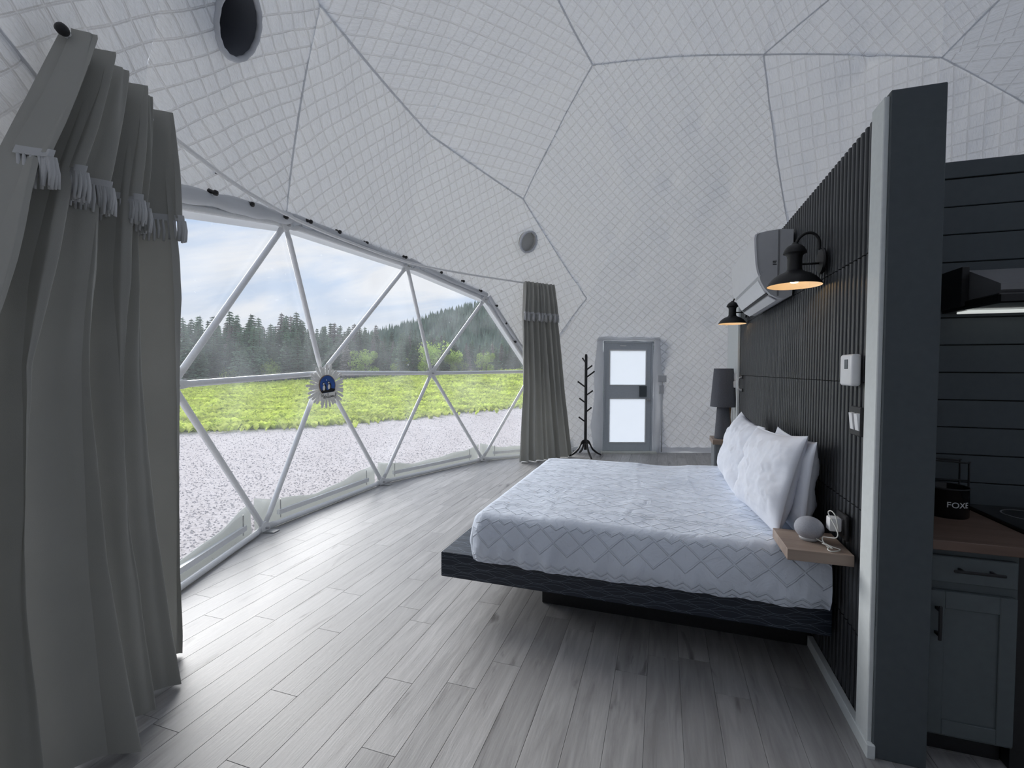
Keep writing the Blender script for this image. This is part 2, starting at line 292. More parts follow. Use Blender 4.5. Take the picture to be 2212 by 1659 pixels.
def leaf(name, col, trans=0.35, scale=1.2, var=0.35):
    m = bpy.data.materials.new(name); m.use_nodes = True; nt = m.node_tree; nt.nodes.clear(); N = nt.nodes.new; L = nt.links.new
    ge = N('ShaderNodeNewGeometry'); nz = N('ShaderNodeTexNoise'); nz.inputs['Scale'].default_value = scale; nz.inputs['Detail'].default_value = 5; L(ge.outputs['Position'], nz.inputs['Vector'])
    oi = N('ShaderNodeObjectInfo')
    r = N('ShaderNodeValToRGB'); e = r.color_ramp.elements; e[0].position = 0.3; e[1].position = 0.7
    e[0].color = (*[c*(1-var) for c in col], 1); e[1].color = (*[c*(1+var) for c in col], 1); L(nz.outputs['Fac'], r.inputs['Fac'])
    hv = N('ShaderNodeHueSaturation'); mr = N('ShaderNodeMapRange'); mr.inputs['To Min'].default_value = 0.6; mr.inputs['To Max'].default_value = 1.45; L(oi.outputs['Random'], mr.inputs['Value']); L(mr.outputs[0], hv.inputs['Value']); L(r.outputs[0], hv.inputs['Color'])
    d = N('ShaderNodeBsdfDiffuse'); t = N('ShaderNodeBsdfTranslucent'); L(hv.outputs[0], d.inputs['Color']); L(hv.outputs[0], t.inputs['Color'])
    mx = N('ShaderNodeMixShader'); mx.inputs['Fac'].default_value = trans; L(d.outputs[0], mx.inputs[1]); L(t.outputs[0], mx.inputs[2])
    out = N('ShaderNodeOutputMaterial'); L(mx.outputs[0], out.inputs['Surface']); MATS[name] = m
leaf('meadow_leaf', (0.47, 0.53, 0.13), 0.35, 0.9, 0.35)
leaf('spruce_needle', (0.14, 0.205, 0.135), 0.2, 0.8, 0.3)
leaf('spruce_dry', (0.21, 0.19, 0.175), 0.2, 0.8, 0.3)
leaf('leaf_light', (0.34, 0.44, 0.12), 0.35, 2.0, 0.3)
leaf('hill_needle', (0.16, 0.23, 0.18), 0.2, 0.05, 0.35)
noisy('bark', (0.09, 0.07, 0.055), 0.9, scale=12, var=0.3)
noisy('hill_ground', (0.07, 0.10, 0.06), 0.9, scale=0.05, var=0.3)
# ------------------------------------------------------------------ object helpers
ORG = {}
def link(o, name, parent, org):
    COL.objects.link(o)
    if parent is not None:
        o.parent = parent; ORG[o.name] = ORG[parent.name]
    else:
        o.location = org; ORG[o.name] = Vector(org)
    return o
def thing(name, label, cat, loc, group=None, kind=None):
    e = bpy.data.objects.new(name, None); e.empty_display_size = 0.1; link(e, name, None, Vector(loc))
    tag(e, label, cat, group, kind); return e
def tag(o, label=None, cat=None, group=None, kind=None):
    if label: o['label'] = label
    if cat: o['category'] = cat
    if group: o['group'] = group
    if kind: o['kind'] = kind
    return o
def obj(name, verts, faces, mat, parent=None, org=(0, 0, 0), smooth=False, angle=None, uv=None, uvname='UVMap', label=None):
    """verts in world coordinates -> a mesh object (child of parent, or top-level with its origin at org)"""
    o0 = ORG[parent.name] if parent is not None else Vector(org)
    v = np.asarray(verts, dtype=np.float64).reshape(-1, 3) - np.array(o0)
    me = bpy.data.meshes.new(name); me.from_pydata(v.tolist(), [], faces)
    if smooth or angle is not None:
        me.polygons.foreach_set('use_smooth', [True]*len(me.polygons))
        if angle is not None: me.set_sharp_from_angle(angle=math.radians(angle))
    if uv is not None:
        l = me.uv_layers.new(name=uvname); li = np.empty(len(me.loops), dtype=np.int32); me.loops.foreach_get('vertex_index', li)
        l.data.foreach_set('uv', np.asarray(uv, dtype=np.float32)[li].ravel())
    me.materials.append(MATS[mat]); me.update()
    o = bpy.data.objects.new(name, me); link(o, name, parent, Vector(o0))
    if label: o['label'] = label
    return o
class MB:
    def __init__(s): s.v = []; s.f = []
    def add(s, v, f):
        k = len(s.v); s.v += [tuple(p) for p in v]; s.f += [tuple(i+k for i in q) for q in f]; return s
    def box(s, x0, x1, y0, y1, z0, z1, bev=0.0, seg=1):
        bm = bmesh.new(); bmesh.ops.create_cube(bm, size=1)
        for v in bm.verts: v.co = Vector(((x0+x1)/2 + v.co.x*(x1-x0), (y0+y1)/2 + v.co.y*(y1-y0), (z0+z1)/2 + v.co.z*(z1-z0)))
        if bev > 0: bmesh.ops.bevel(bm, geom=bm.edges[:], offset=bev, segments=seg, profile=0.5, affect='EDGES')
        bm.verts.index_update(); s.add([v.co[:] for v in bm.verts], [[v.index for v in f.verts] for f in bm.faces]); bm.free(); return s
    def tube(s, pts, r, n=10, closed=False, cap=True):
        pts = [Vector(p) for p in pts]; m = len(pts); rr = r if isinstance(r, (list, tuple)) else [r]*m
        V = []; F = []
        t0 = (pts[1]-pts[0]).normalized(); a = Vector((0, 0, 1)) if abs(t0.z) < 0.9 else Vector((1, 0, 0)); nrm = t0.cross(a).normalized()
        for i, p in enumerate(pts):
            if closed: t = (pts[(i+1) % m]-pts[i-1]).normalized()
            else: t = (pts[min(i+1, m-1)]-pts[max(i-1, 0)]).normalized()
            nrm = (nrm - t*nrm.dot(t)).normalized(); b = t.cross(nrm)
            for k in range(n):
                q = 2*math.pi*k/n; V.append(p + (nrm*math.cos(q)+b*math.sin(q))*rr[i])
        for i in range(m if closed else m-1):
            j = (i+1) % m
            for k in range(n): F.append((i*n+k, i*n+(k+1) % n, j*n+(k+1) % n, j*n+k))
        if cap and not closed: F.append(tuple(range(n-1, -1, -1))); F.append(tuple((m-1)*n+k for k in range(n)))
        return s.add(V, F)
    def lathe(s, prof, c, n=28, axis=None, ax_u=None, closed=False):
        """prof: (radius, height) along axis from c"""
        a = Vector(axis or (0, 0, 1)).normalized(); u = Vector(ax_u or ((1, 0, 0) if abs(a.x) < 0.9 else (0, 1, 0))); u = (u-a*u.dot(a)).normalized(); w = a.cross(u)
        V = []; F = []; c = Vector(c)
        for r, h in prof:
            for k in range(n):
                q = 2*math.pi*k/n; V.append(c + a*h + (u*math.cos(q)+w*math.sin(q))*r)
        m = len(prof)
        for i in range(m-1):
            for k in range(n): F.append((i*n+k, i*n+(k+1) % n, (i+1)*n+(k+1) % n, (i+1)*n+k))
        if prof[0][0] > 1e-6 and not closed: F.append(tuple(range(n-1, -1, -1)))
        if prof[-1][0] > 1e-6 and not closed: F.append(tuple((m-1)*n+k for k in range(n)))
        return s.add(V, F)
    def prism(s, poly, z0, z1):
        n = len(poly); V = [(x, y, z0) for x, y in poly]+[(x, y, z1) for x, y in poly]
        F = [tuple(range(n-1, -1, -1)), tuple(range(n, 2*n))]+[(i, (i+1) % n, n+(i+1) % n, n+i) for i in range(n)]
        return s.add(V, F)
    def extrude(s, poly, fn, a, b):
        """poly: 2-d outline; fn(u, v, t) -> point; extruded from t=a to t=b"""
        n = len(poly); V = [fn(u, v, a) for u, v in poly]+[fn(u, v, b) for u, v in poly]
        F = [tuple(range(n-1, -1, -1)), tuple(range(n, 2*n))]+[(i, (i+1) % n, n+(i+1) % n, n+i) for i in range(n)]
        return s.add(V, F)
    def grid(s, P):
        """P: rows x cols array of points"""
        P = np.asarray(P); r, c = P.shape[:2]
        return s.add([tuple(p) for p in P.reshape(-1, 3)], [(i*c+j, i*c+j+1, (i+1)*c+j+1, (i+1)*c+j) for i in range(r-1) for j in range(c-1)])
    def build(s, name, mat, parent=None, org=(0, 0, 0), smooth=False, angle=None, label=None, normals=True):
        o = obj(name, s.v, s.f, mat, parent, org, smooth, angle, label=label)
        if normals:
            bm = bmesh.new(); bm.from_mesh(o.data); bmesh.ops.recalc_face_normals(bm, faces=bm.faces); bm.to_mesh(o.data); bm.free()
        return o
def bez(pts, n=10):
    """smooth path through points (Catmull-Rom)"""
    P = [Vector(p) for p in pts]; P = [P[0]*2-P[1]]+P+[P[-1]*2-P[-2]]; out = []
    for i in range(1, len(P)-2):
        for k in range(n):
            t = k/n; a, b, c, d = P[i-1:i+3]
            out.append(0.5*((2*b)+(-a+c)*t+(2*a-5*b+4*c-d)*t*t+(-a+3*b-3*c+d)*t**3))
    out.append(P[-2]); return out
def copy_part(src, parent, loc, name=None):
    o = src.copy(); o.name = name or src.name; COL.objects.link(o); o.parent = parent; o.location = loc; ORG[o.name] = ORG[parent.name] if parent else Vector(loc); return o
def fbm(x, y, z=0.0, o=4): return noise.fractal(Vector((x, y, z)), 0.9, 2.0, o)
# ------------------------------------------------------------------ the dome's shape
DC = Vector((2.76, 4.34, 0.88)); DR = 6.31
TAB = [(0, 1), (30, 1.0), (60, .92), (80, .86), (98, .83), (117, .84), (127, .885), (137, .942), (146, .965), (155, .985), (165, 1), (360, 1)]
def rs(az): return float(np.interp(az % 360, [t[0] for t in TAB], [t[1] for t in TAB]))
def S(az, z):
    r = rs(az)*math.sqrt(max(0.0, DR*DR-(z-DC.z)**2)); q = math.radians(az)
    return Vector((DC.x+r*math.cos(q), DC.y+r*math.sin(q), z))
def azof(p): return math.degrees(math.atan2(p[1]-DC.y, p[0]-DC.x)) % 360
NB = {0: Vector((-3.482, 3.319, 0.03)), 1: Vector((-3.461, 5.18, 0.03)), 2: Vector((-2.801, 7.058, 0.03)), 3: Vector((-1.55, 8.36, 0.03)), 4: Vector((0.35, 9.0, 0.03))}
nF, nE, nD, nJ = Vector((-3.185, 2.286, 1.386)), Vector((-3.521, 4.145, 1.456)), Vector((-3.246, 6.137, 1.447)), Vector((-2.17, 7.829, 1.47))
nG0, nG, nH, nI = Vector((-2.822, 1.853, 2.454)), Vector((-3.167, 3.286, 2.771)), Vector((-3.159, 5.309, 2.839)), Vector((-2.677, 6.83, 2.612))
nN1 = S(208.3, 0.03)
nF0 = S(218.5, 1.42)
R0 = [nN1]+[NB[k] for k in range(5)]+[S(a, 0.03) for a in (98, 80, 62, 44, 26, 8, 350, 332, 314, 298, 280, 262, 244, 226)]
R1 = [nF, nE, nD, nJ]+[S(a, 1.42) for a in (127, 108, 89, 71, 53, 35, 17, 359, 341, 323, 306, 289, 271, 253, 235)]+[nF0]
R2 = [nG0, nG, nH, nI]+[S(a, 2.77) for a in (136, 117, 98, 80, 62, 44, 26, 8, 350, 332, 314, 298, 280, 262, 244, 229, 215)]
R3 = [S(a, z) for a, z in ((196, 4.163), (174.5, 4.2), (153.4, 4.062), (131, 4.1), (100.3, 3.98), (76, 4.1), (52, 4.1), (28, 4.1), (4, 4.1), (340, 4.1), (316, 4.1), (292, 4.1), (268, 4.1), (244, 4.1), (228, 4.15), (212, 4.15))]
R4 = [S(a, z) for a, z in ((190, 5.6), (152.4, 5.538), (117.2, 5.848), (78, 5.7), (40, 5.6), (2, 5.6), (324, 5.6), (286, 5.6), (248, 5.6), (219, 5.6))]
R5 = [S(a, 6.65) for a in (175, 130, 85, 40, 355, 310, 265, 220)]
APEX = [Vector((DC.x, DC.y, DC.z+DR))]
def stitch(A, B):
    """triangles between two rings of nodes (sorted by azimuth, wrapping)"""
    A = sorted(A, key=azof); B = sorted(B, key=azof)
    if len(B) == 1: return [(A[i], A[(i+1) % len(A)], B[0]) for i in range(len(A))]
    aa = [azof(p) for p in A]; bb = [azof(p) for p in B]
    j0 = min(range(len(B)), key=lambda j: abs((bb[j]-aa[0]+180) % 360-180))
    i = j = 0; T = []; na, nb_ = len(A), len(B)
    def ua(i): return aa[i % na]+360*(i//na)
    base = bb[j0]-(360 if bb[j0]-aa[0] > 180 else 0)+(360 if bb[j0]-aa[0] < -180 else 0)
    def ub(j): return base+((bb[(j0+j) % nb_]-bb[j0]) % 360 if j % nb_ else 0)+360*(j//nb_)
    while i < na or j < nb_:
        if j >= nb_ or (i < na and ua(i+1)-ub(j) <= ub(j+1)-ua(i)):
            T.append((A[i % na], A[(i+1) % na], B[(j0+j) % nb_])); i += 1
        else:
            T.append((A[i % na], B[(j0+j+1) % nb_], B[(j0+j) % nb_])); j += 1
    return T
BANDS = [stitch(R0, R1), stitch(R1, R2), stitch(R2, R3), stitch(R3, R4), stitch(R4, R5), stitch(R5, APEX)]
from mathutils.geometry import intersect_ray_tri
def on_lining(p):
    """where the slack lining really hangs, in the direction of p from the dome's centre"""
    d = (p-DC).normalized()
    for T in BANDS:
        for t in T:
            q = intersect_ray_tri(t[0], t[1], t[2], d, DC, True)
            if q is not None:
                v = q-DC; s_ = rs(azof(q)); g = math.sqrt((v.x/s_)**2+(v.y/s_)**2+v.z**2); q = q+((DC+v*(DR/g))-q)*0.5
                return q-d*0.02
    return p
VENT = [(on_lining(Vector((-2.04, 7.048, 3.513))), 0.16), (on_lining(Vector((-2.435, 2.165, 3.556))), 0.19)]
POKES = [(Vector(p), a, r) for p, a, r in (((0.406, 7.582, 5.251), .07, .32), ((-0.632, 7.139, 5.173), .06, .32), ((0.036, 7.964, 4.562), .07, .33), ((0.912, 8.264, 4.498), .07, .33), ((-0.86, 8.044, 3.811), .06, .3), ((0.035, 8.37, 3.825), .06, .3), ((-0.496, 8.444, 3.206), .05, .3), ((2.564, 7.656, 5.788), .08, .4), ((-1.49, 8.04, 2.99), .05, .25), ((.86, 9.1, 2.4), .06, .3))]
# door: opening in the lining
DL, DRt = Vector((-1.035, 8.52, 0)), Vector((-0.165, 8.824, 0))
DU = (DRt-DL).normalized(); DM = (DL+DRt)/2; DN = Vector((DU.y, -DU.x, 0))       # DN points into the room
def window_tri(t, band):
    """the two bands of triangles that are clear film"""
    if band > 1: return False
    c = (t[0]+t[1]+t[2])/3; a = azof(c)
    if band == 0: return 137.5 < a < 213
    return 146 < a < 208 or (t.count(nG0) + t.count(nF0) + t.count(nF) == 3)
def panel_of(t, band):
    c = (t[0]+t[1]+t[2])/3; a = azof(c)
    if 233 <= a < 330: return 'behind%d' % (0 if band < 2 else 1)
    if a >= 330 or a < 60: return 'rear%d' % (0 if band < 2 else (1 if band < 4 else 2))
    if band == 0 or band == 1: return 'near_low' if a > 160 else 'window_head' if a > 138 else ('far' if a > 103 else 'far_right')
    if band == 2:
        if a > 193: return 'near_mid'
        if a > 143: return 'window_head'
        return 'far' if a > 103 else 'far_right'
    if band == 3:
        if a > 153: return 'upper_window'
        if a > 104: return 'far'
        return 'far_right'
    if a > 105: return 'top'
    return 'top_right'
QUILT = {'near_low': (1.29, .115), 'near_mid': (1.29, .115), 'window_head': (0.78, .118), 'upper_window': (2.24, .128), 'far': (1.02, .112), 'far_right': (0.17, .165), 'top': (1.81, .14), 'top_right': (0.6, .15)}
SKEW = {'near_low': 1.15, 'near_mid': 1.15, 'window_head': 1.54, 'upper_window': 1.24, 'far': 1.45, 'far_right': 1.53, 'top': 1.65}
def build_lining():
    root = bpy.data.objects.new('ceiling', None); link(root, 'ceiling', None, DC.copy()); tag(root, 'white quilted fabric lining of the dome above the bed', kind='structure')
    groups = {}
    for b, T in enumerate(BANDS):
        for t in T:
            if window_tri(t, b): continue
            groups.setdefault(panel_of(t, b), []).append(t)
    edge_panel = {}
    key = lambda p: (round(p.x, 3), round(p.y, 3), round(p.z, 3))
    for g, T in groups.items():
        for t in T:
            for i in range(3): edge_panel.setdefault(tuple(sorted((key(t[i]), key(t[(i+1) % 3])))), set()).add(g)
    seams = {}
    for g, T in groups.items():
        coarse = g.startswith('behind') or g.startswith('rear')
        ang, sp = QUILT.get(g, (0.6, .15)); sk = SKEW.get(g, math.pi/2)
        c = sum(((t[0]+t[1]+t[2])/3 for t in T), Vector())/len(T)
        nz = (DC-c).normalized(); ux = Vector((0, 0, 1)).cross(nz)
        ux = ux.normalized() if ux.length > 1e-3 else Vector((1, 0, 0)); uy = nz.cross(ux)
        V = []; F = []; UV = []
        d1 = (math.cos(ang), math.sin(ang)); d2 = (math.cos(ang+sk), math.sin(ang+sk))
        for t in T:
            A, B, Cc = [np.array(p) for p in t]
            L = max(np.linalg.norm(A-B), np.linalg.norm(B-Cc), np.linalg.norm(A-Cc))
            n = 8 if coarse else max(6, int(L/0.028))
            bnd = []
            for i in range(3):
                k = tuple(sorted((key(t[i]), key(t[(i+1) % 3])))); bnd.append(len(edge_panel[k]) > 1)
                if len(edge_panel[k]) > 1 and not coarse: seams[k] = (t[i], t[(i+1) % 3])
            base = len(V)
            I = [(i, j) for i in range(n+1) for j in range(n+1-i)]
            ij = np.array(I, dtype=float)/n; w = np.stack([1-ij[:, 0]-ij[:, 1], ij[:, 0], ij[:, 1]], 1)
            P = w[:, :1]*A+w[:, 1:2]*B+w[:, 2:]*Cc
            # rounded towards the sphere between the nodes, flat enough to keep the facets
            dc = np.array(DC); v = P-dc
            az = np.degrees(np.arctan2(v[:, 1], v[:, 0])) % 360; s_ = np.interp(az, [q[0] for q in TAB], [q[1] for q in TAB])
            gl = np.sqrt((v[:, 0]/s_)**2+(v[:, 1]/s_)**2+v[:, 2]**2)
            Q = dc+v*(DR/gl)[:, None]
            edge = np.minimum(np.minimum(w[:, 0], w[:, 1]), w[:, 2])
            P = P+(Q-P)*0.5
            nin = (dc-P); nin /= np.linalg.norm(nin, axis=1)[:, None]
            rel = P-np.array(c); pu = rel@np.array(ux); pv = rel@np.array(uy)
            qa = (pu*d1[0]+pv*d1[1])/sp; qb = (pu*d2[0]+pv*d2[1])/sp
            la = np.abs(np.sin(np.pi*qa)); lb = np.abs(np.sin(np.pi*qb))
            puff = np.minimum(la, lb)**0.4
            fade = np.ones(len(P)); wl = [w[:, 2], w[:, 0], w[:, 1]]
            for i in range(3):
                if bnd[i]: fade *= np.clip(wl[i]*L/0.025, 0, 1)
            sag = 0.0
            if not coarse:
                ns = np.array([noise.noise(Vector(p*1.3))+0.5*noise.noise(Vector(p*3.1)) for p in P])
                sag = ns*0.042*fade+0.024*np.clip(edge*3, 0, 1)**0.7
                for pp, amp, rad in POKES:
                    dd = np.linalg.norm((P-dc)/np.linalg.norm(P-dc, axis=1)[:, None]-np.array((pp-DC).normalized()), axis=1)*(pp-DC).length; m_ = dd < rad*1.6
                    if m_.any(): sag = sag+1.7*amp*np.exp(-(dd/(rad*0.55))**1.3)*fade
            P = P+nin*(0.008*puff*fade+sag)[:, None]
            # snap the mesh to the rim of the round vents
            for vc, vr in VENT:
                a_ = (DC-vc).normalized(); rv = P-np.array(vc); hh = rv@np.array(a_); tv = rv-hh[:, None]*np.array(a_); rr = np.linalg.norm(tv, axis=1)
                near = (np.abs(rr-vr) < 0.022) & (np.abs(hh) < 0.4)
                if near.any(): P[near] += tv[near]/rr[near][:, None]*(vr-rr[near])[:, None]
            idx = {}
            for q, (i, j) in enumerate(I): idx[(i, j)] = base+q
            V += P.tolist(); UV += np.stack([qa, qb], 1).tolist()
            for i in range(n):
                for j in range(n-i):
                    F.append((idx[(i, j)], idx[(i+1, j)], idx[(i, j+1)]))
                    if j < n-i-1: F.append((idx[(i+1, j)], idx[(i+1, j+1)], idx[(i, j+1)]))
        V = np.array(V); FA = np.array(F); ctr = V[FA].mean(1); keep = np.ones(len(FA), bool)
        for vc, vr in VENT:
            a_ = np.array((DC-vc).normalized()); rv = ctr-np.array(vc); hh = rv@a_; rr = np.linalg.norm(rv-hh[:, None]*a_, axis=1)
            keep &= ~((rr < vr) & (np.abs(hh) < 0.5))
        rd = ctr-np.array(DM); du = rd@np.array(DU); dn = rd@np.array(DN)
        keep &= ~((np.abs(du) < 0.47) & (ctr[:, 2] < 2.05) & (np.abs(dn) < 0.9))
        # the sheet faces the room: flip where needed
        FA = FA[keep]; nrm = np.cross(V[FA[:, 1]]-V[FA[:, 0]], V[FA[:, 2]]-V[FA[:, 0]]); flip = ((np.array(DC)-V[FA[:, 0]])*nrm).sum(1) < 0
        FA[flip] = FA[flip][:, ::-1]
        # weld the shared facet edges so shading runs over them
        kk = {}; remap = np.empty(len(V), dtype=np.int64); keepv = []
        rnd = np.round(V, 4)
        for i, p in enumerate(map(tuple, rnd)):
            if p in kk: remap[i] = kk[p]
            else: kk[p] = remap[i] = len(keepv); keepv.append(i)
        o = obj('lining_panel', V[keepv], remap[FA].tolist(), 'lining', root, smooth=True, uv=np.array(UV)[keepv], uvname='cloth')
    # hem along the foot of the lining, down to the floor
    rb = sorted(R0, key=azof)
    for k in range(len(rb)):
        a, b = rb[k-1], rb[k]; ca = azof((a+b)/2)
        if 137.5 < ca < 213: continue
        P = []
        for i in range(21):
            p = a.lerp(b, i/20); inn = (DC-p); inn.z = 0; inn.normalize()
            du = (p-DM).dot(DU); hid = abs(du) < 0.47 and abs((p-DM).dot(DN)) < 0.9
            top = -0.03 if hid else 0.07+0.01*math.sin(9*i)
            P.append([p+inn*0.03+Vector((0, 0, top)), p+inn*0.035+Vector((0, 0, (top-0.03)/2)), p+inn*0.03+Vector((0, 0, -0.10))])
        MB().grid(np.array(P)).build('hem', 'lining_plain', root, smooth=True)
    # seam tapes between panels
    for k, (a, b) in seams.items():
        P = []
        for i in range(25):
            p = a.lerp(b, i/24); v = p-DC; s_ = rs(azof(p)); g = math.sqrt((v.x/s_)**2+(v.y/s_)**2+v.z**2); q = DC+v*(DR/g); p = p+(q-p)*0.5; nin = (DC-p).normalized()
            t = (b-a).normalized(); side = t.cross(nin).normalized()
            P.append([p-nin*0.003-side*0.012, p+nin*0.003-side*0.007, p+nin*0.003+side*0.007, p-nin*0.003+side*0.012])
        MB().grid(np.array(P)).build('seam_tape', 'lining_plain', root, smooth=True)
    return root
CEIL = build_lining()
# round vents: a short cloth sleeve through the lining
def build_vents():
    for i, (c, r) in enumerate(VENT):
        a = (DC-c).normalized()
        lab = ('round fabric air vent in the lining above the far curtain', 'large round dark air vent in the lining above the near curtain')[i]
        t = thing('air_vent', lab, 'vent', c)
        MB().lathe([(r+0.012, 0.03), (r+0.004, 0.04), (r-0.004, 0.03), (r-0.004, -0.30)], c, 40, axis=a, closed=True).build('sleeve', 'vent_pale' if i == 0 else 'vent_cloth', t, smooth=True)
        MB().lathe([(0.0, 0.0), (r*0.6, 0.004), (r, 0.0)], c-a*(0.03 if i == 0 else 0.24), 40, axis=a, closed=True).build('end_cap', 'vent_pale' if i == 0 else 'vent_dark', t, smooth=True)
        rim = [c+a*0.03+(Vector(p)) for p in []]
        u = a.orthogonal().normalized(); w = a.cross(u)
        MB().tube([c+a*0.028+(u*math.cos(q*math.pi/24)+w*math.sin(q*math.pi/24))*(r+0.001+0.003*math.sin(q*2.1)) for q in range(48)], 0.017, 8, closed=True).build('rim', 'vent_rim', t, smooth=True)
build_vents()
# ------------------------------------------------------------------ floor of planks
FLOOR_POLY = [(p.x, p.y) for p in sorted(R0, key=azof)]
def clip_poly(poly, clip):
    out = poly
    n = len(clip)
    for i in range(n):
        a, b = clip[i], clip[(i+1) % n]; inp = out; out = []
        if not inp: return []
        side = lambda p: (b[0]-a[0])*(p[1]-a[1])-(b[1]-a[1])*(p[0]-a[0])
        for k in range(len(inp)):
            p, q = inp[k-1], inp[k]; sp, sq = side(p), side(q)
            if (sp >= 0) != (sq >= 0):
                t = sp/(sp-sq); out.append((p[0]+(q[0]-p[0])*t, p[1]+(q[1]-p[1])*t))
            if sq >= 0: out.append(q)
    return out
def convex(pts):
    pts = sorted(set(pts)); lo = []; up = []
    for seq, h in ((pts, lo), (pts[::-1], up)):
        for p in seq:
            while len(h) >= 2 and (h[-1][0]-h[-2][0])*(p[1]-h[-2][1])-(h[-1][1]-h[-2][1])*(p[0]-h[-2][0]) <= 0: h.pop()
            h.append(p)
    return lo[:-1]+up[:-1]
def build_floor():
    cp = convex(FLOOR_POLY)
    m = MB(); m.prism(cp, -0.20, -0.006); fl = m.build('floor', 'stand_grey', None, (DC.x, DC.y, 0)); tag(fl, 'floor of grey wood-look planks', kind='structure')
    W, Lp, g = 0.152, 1.22, 0.0006
    rows = {}; full = None; pieces = []
    x = -3.7; r = 0
    while x < 9.2:
        y = -2.2-random.random()*Lp
        while y < 10.2:
            pieces.append((x, y)); y += Lp
        x += W; r += 1
    pieces = [p for p in pieces]
    cand = []
    for (x, y) in pieces:
        rect = [(x+g, y+g), (x+W-g, y+g), (x+W-g, y+Lp-g), (x+g, y+Lp-g)]
        poly = clip_poly(rect, cp)
        if len(poly) < 3: continue
        whole = len(poly) == 4 and all(min(math.dist(p, q) for q in rect) < 1e-6 for p in poly)
        cxm, cym = x+W/2, y+Lp/2
        dpt = -0.309*cxm+0.951*cym; lat = 0.951*cxm+0.309*cym
        vis = dpt > 0.3 and abs(lat) < 1.35*dpt+0.6 and (cxm < 0.9 or cym < 2.6)
        cand.append((0 if vis else 1, math.hypot(cxm, cym), x, y, poly, whole))
    cand.sort(key=lambda c: c[:2])
    def plank_geo(poly, z1):
        n = len(poly); cx = sum(p[0] for p in poly)/n; cy = sum(p[1] for p in poly)/n
        ins = []
        for p in poly:
            d = math.hypot(p[0]-cx, p[1]-cy) or 1; ins.append((p[0]-math.copysign(min(0.0008, abs(p[0]-cx)), p[0]-cx), p[1]-math.copysign(min(0.0008, abs(p[1]-cy)), p[1]-cy)))
        V = [(a, b, -0.005) for a, b in poly]+[(a, b, z1-0.0008) for a, b in poly]+[(a, b, z1) for a, b in ins]
        F = [tuple(range(2*n, 3*n))]
        for k in range(2): F += [(k*n+i, k*n+(i+1) % n, (k+1)*n+(i+1) % n, (k+1)*n+i) for i in range(n)]
        return V, F
    rest = MB(); k = 0; share = None
    for _, _, x, y, poly, whole in cand:
        if k < 300:
            if whole:
                if share is None:
                    V, F = plank_geo([(g, g), (W-g, g), (W-g, Lp-g), (g, Lp-g)], 0.0)
                    share = bpy.data.meshes.new('plank'); share.from_pydata(V, [], F); share.materials.append(MATS['plank_wood'])
                o = bpy.data.objects.new('plank', share); COL.objects.link(o); o.parent = fl; o.location = (x-DC.x, y-DC.y, 0)
            else:
                V, F = plank_geo(poly, 0.0); obj('plank', V, F, 'plank_wood', fl)
            k += 1
        else: rest.add(*plank_geo(poly, 0.0))
    tag(rest.build('planks_beyond', 'plank_wood', fl, normals=False), kind='stuff')
build_floor()
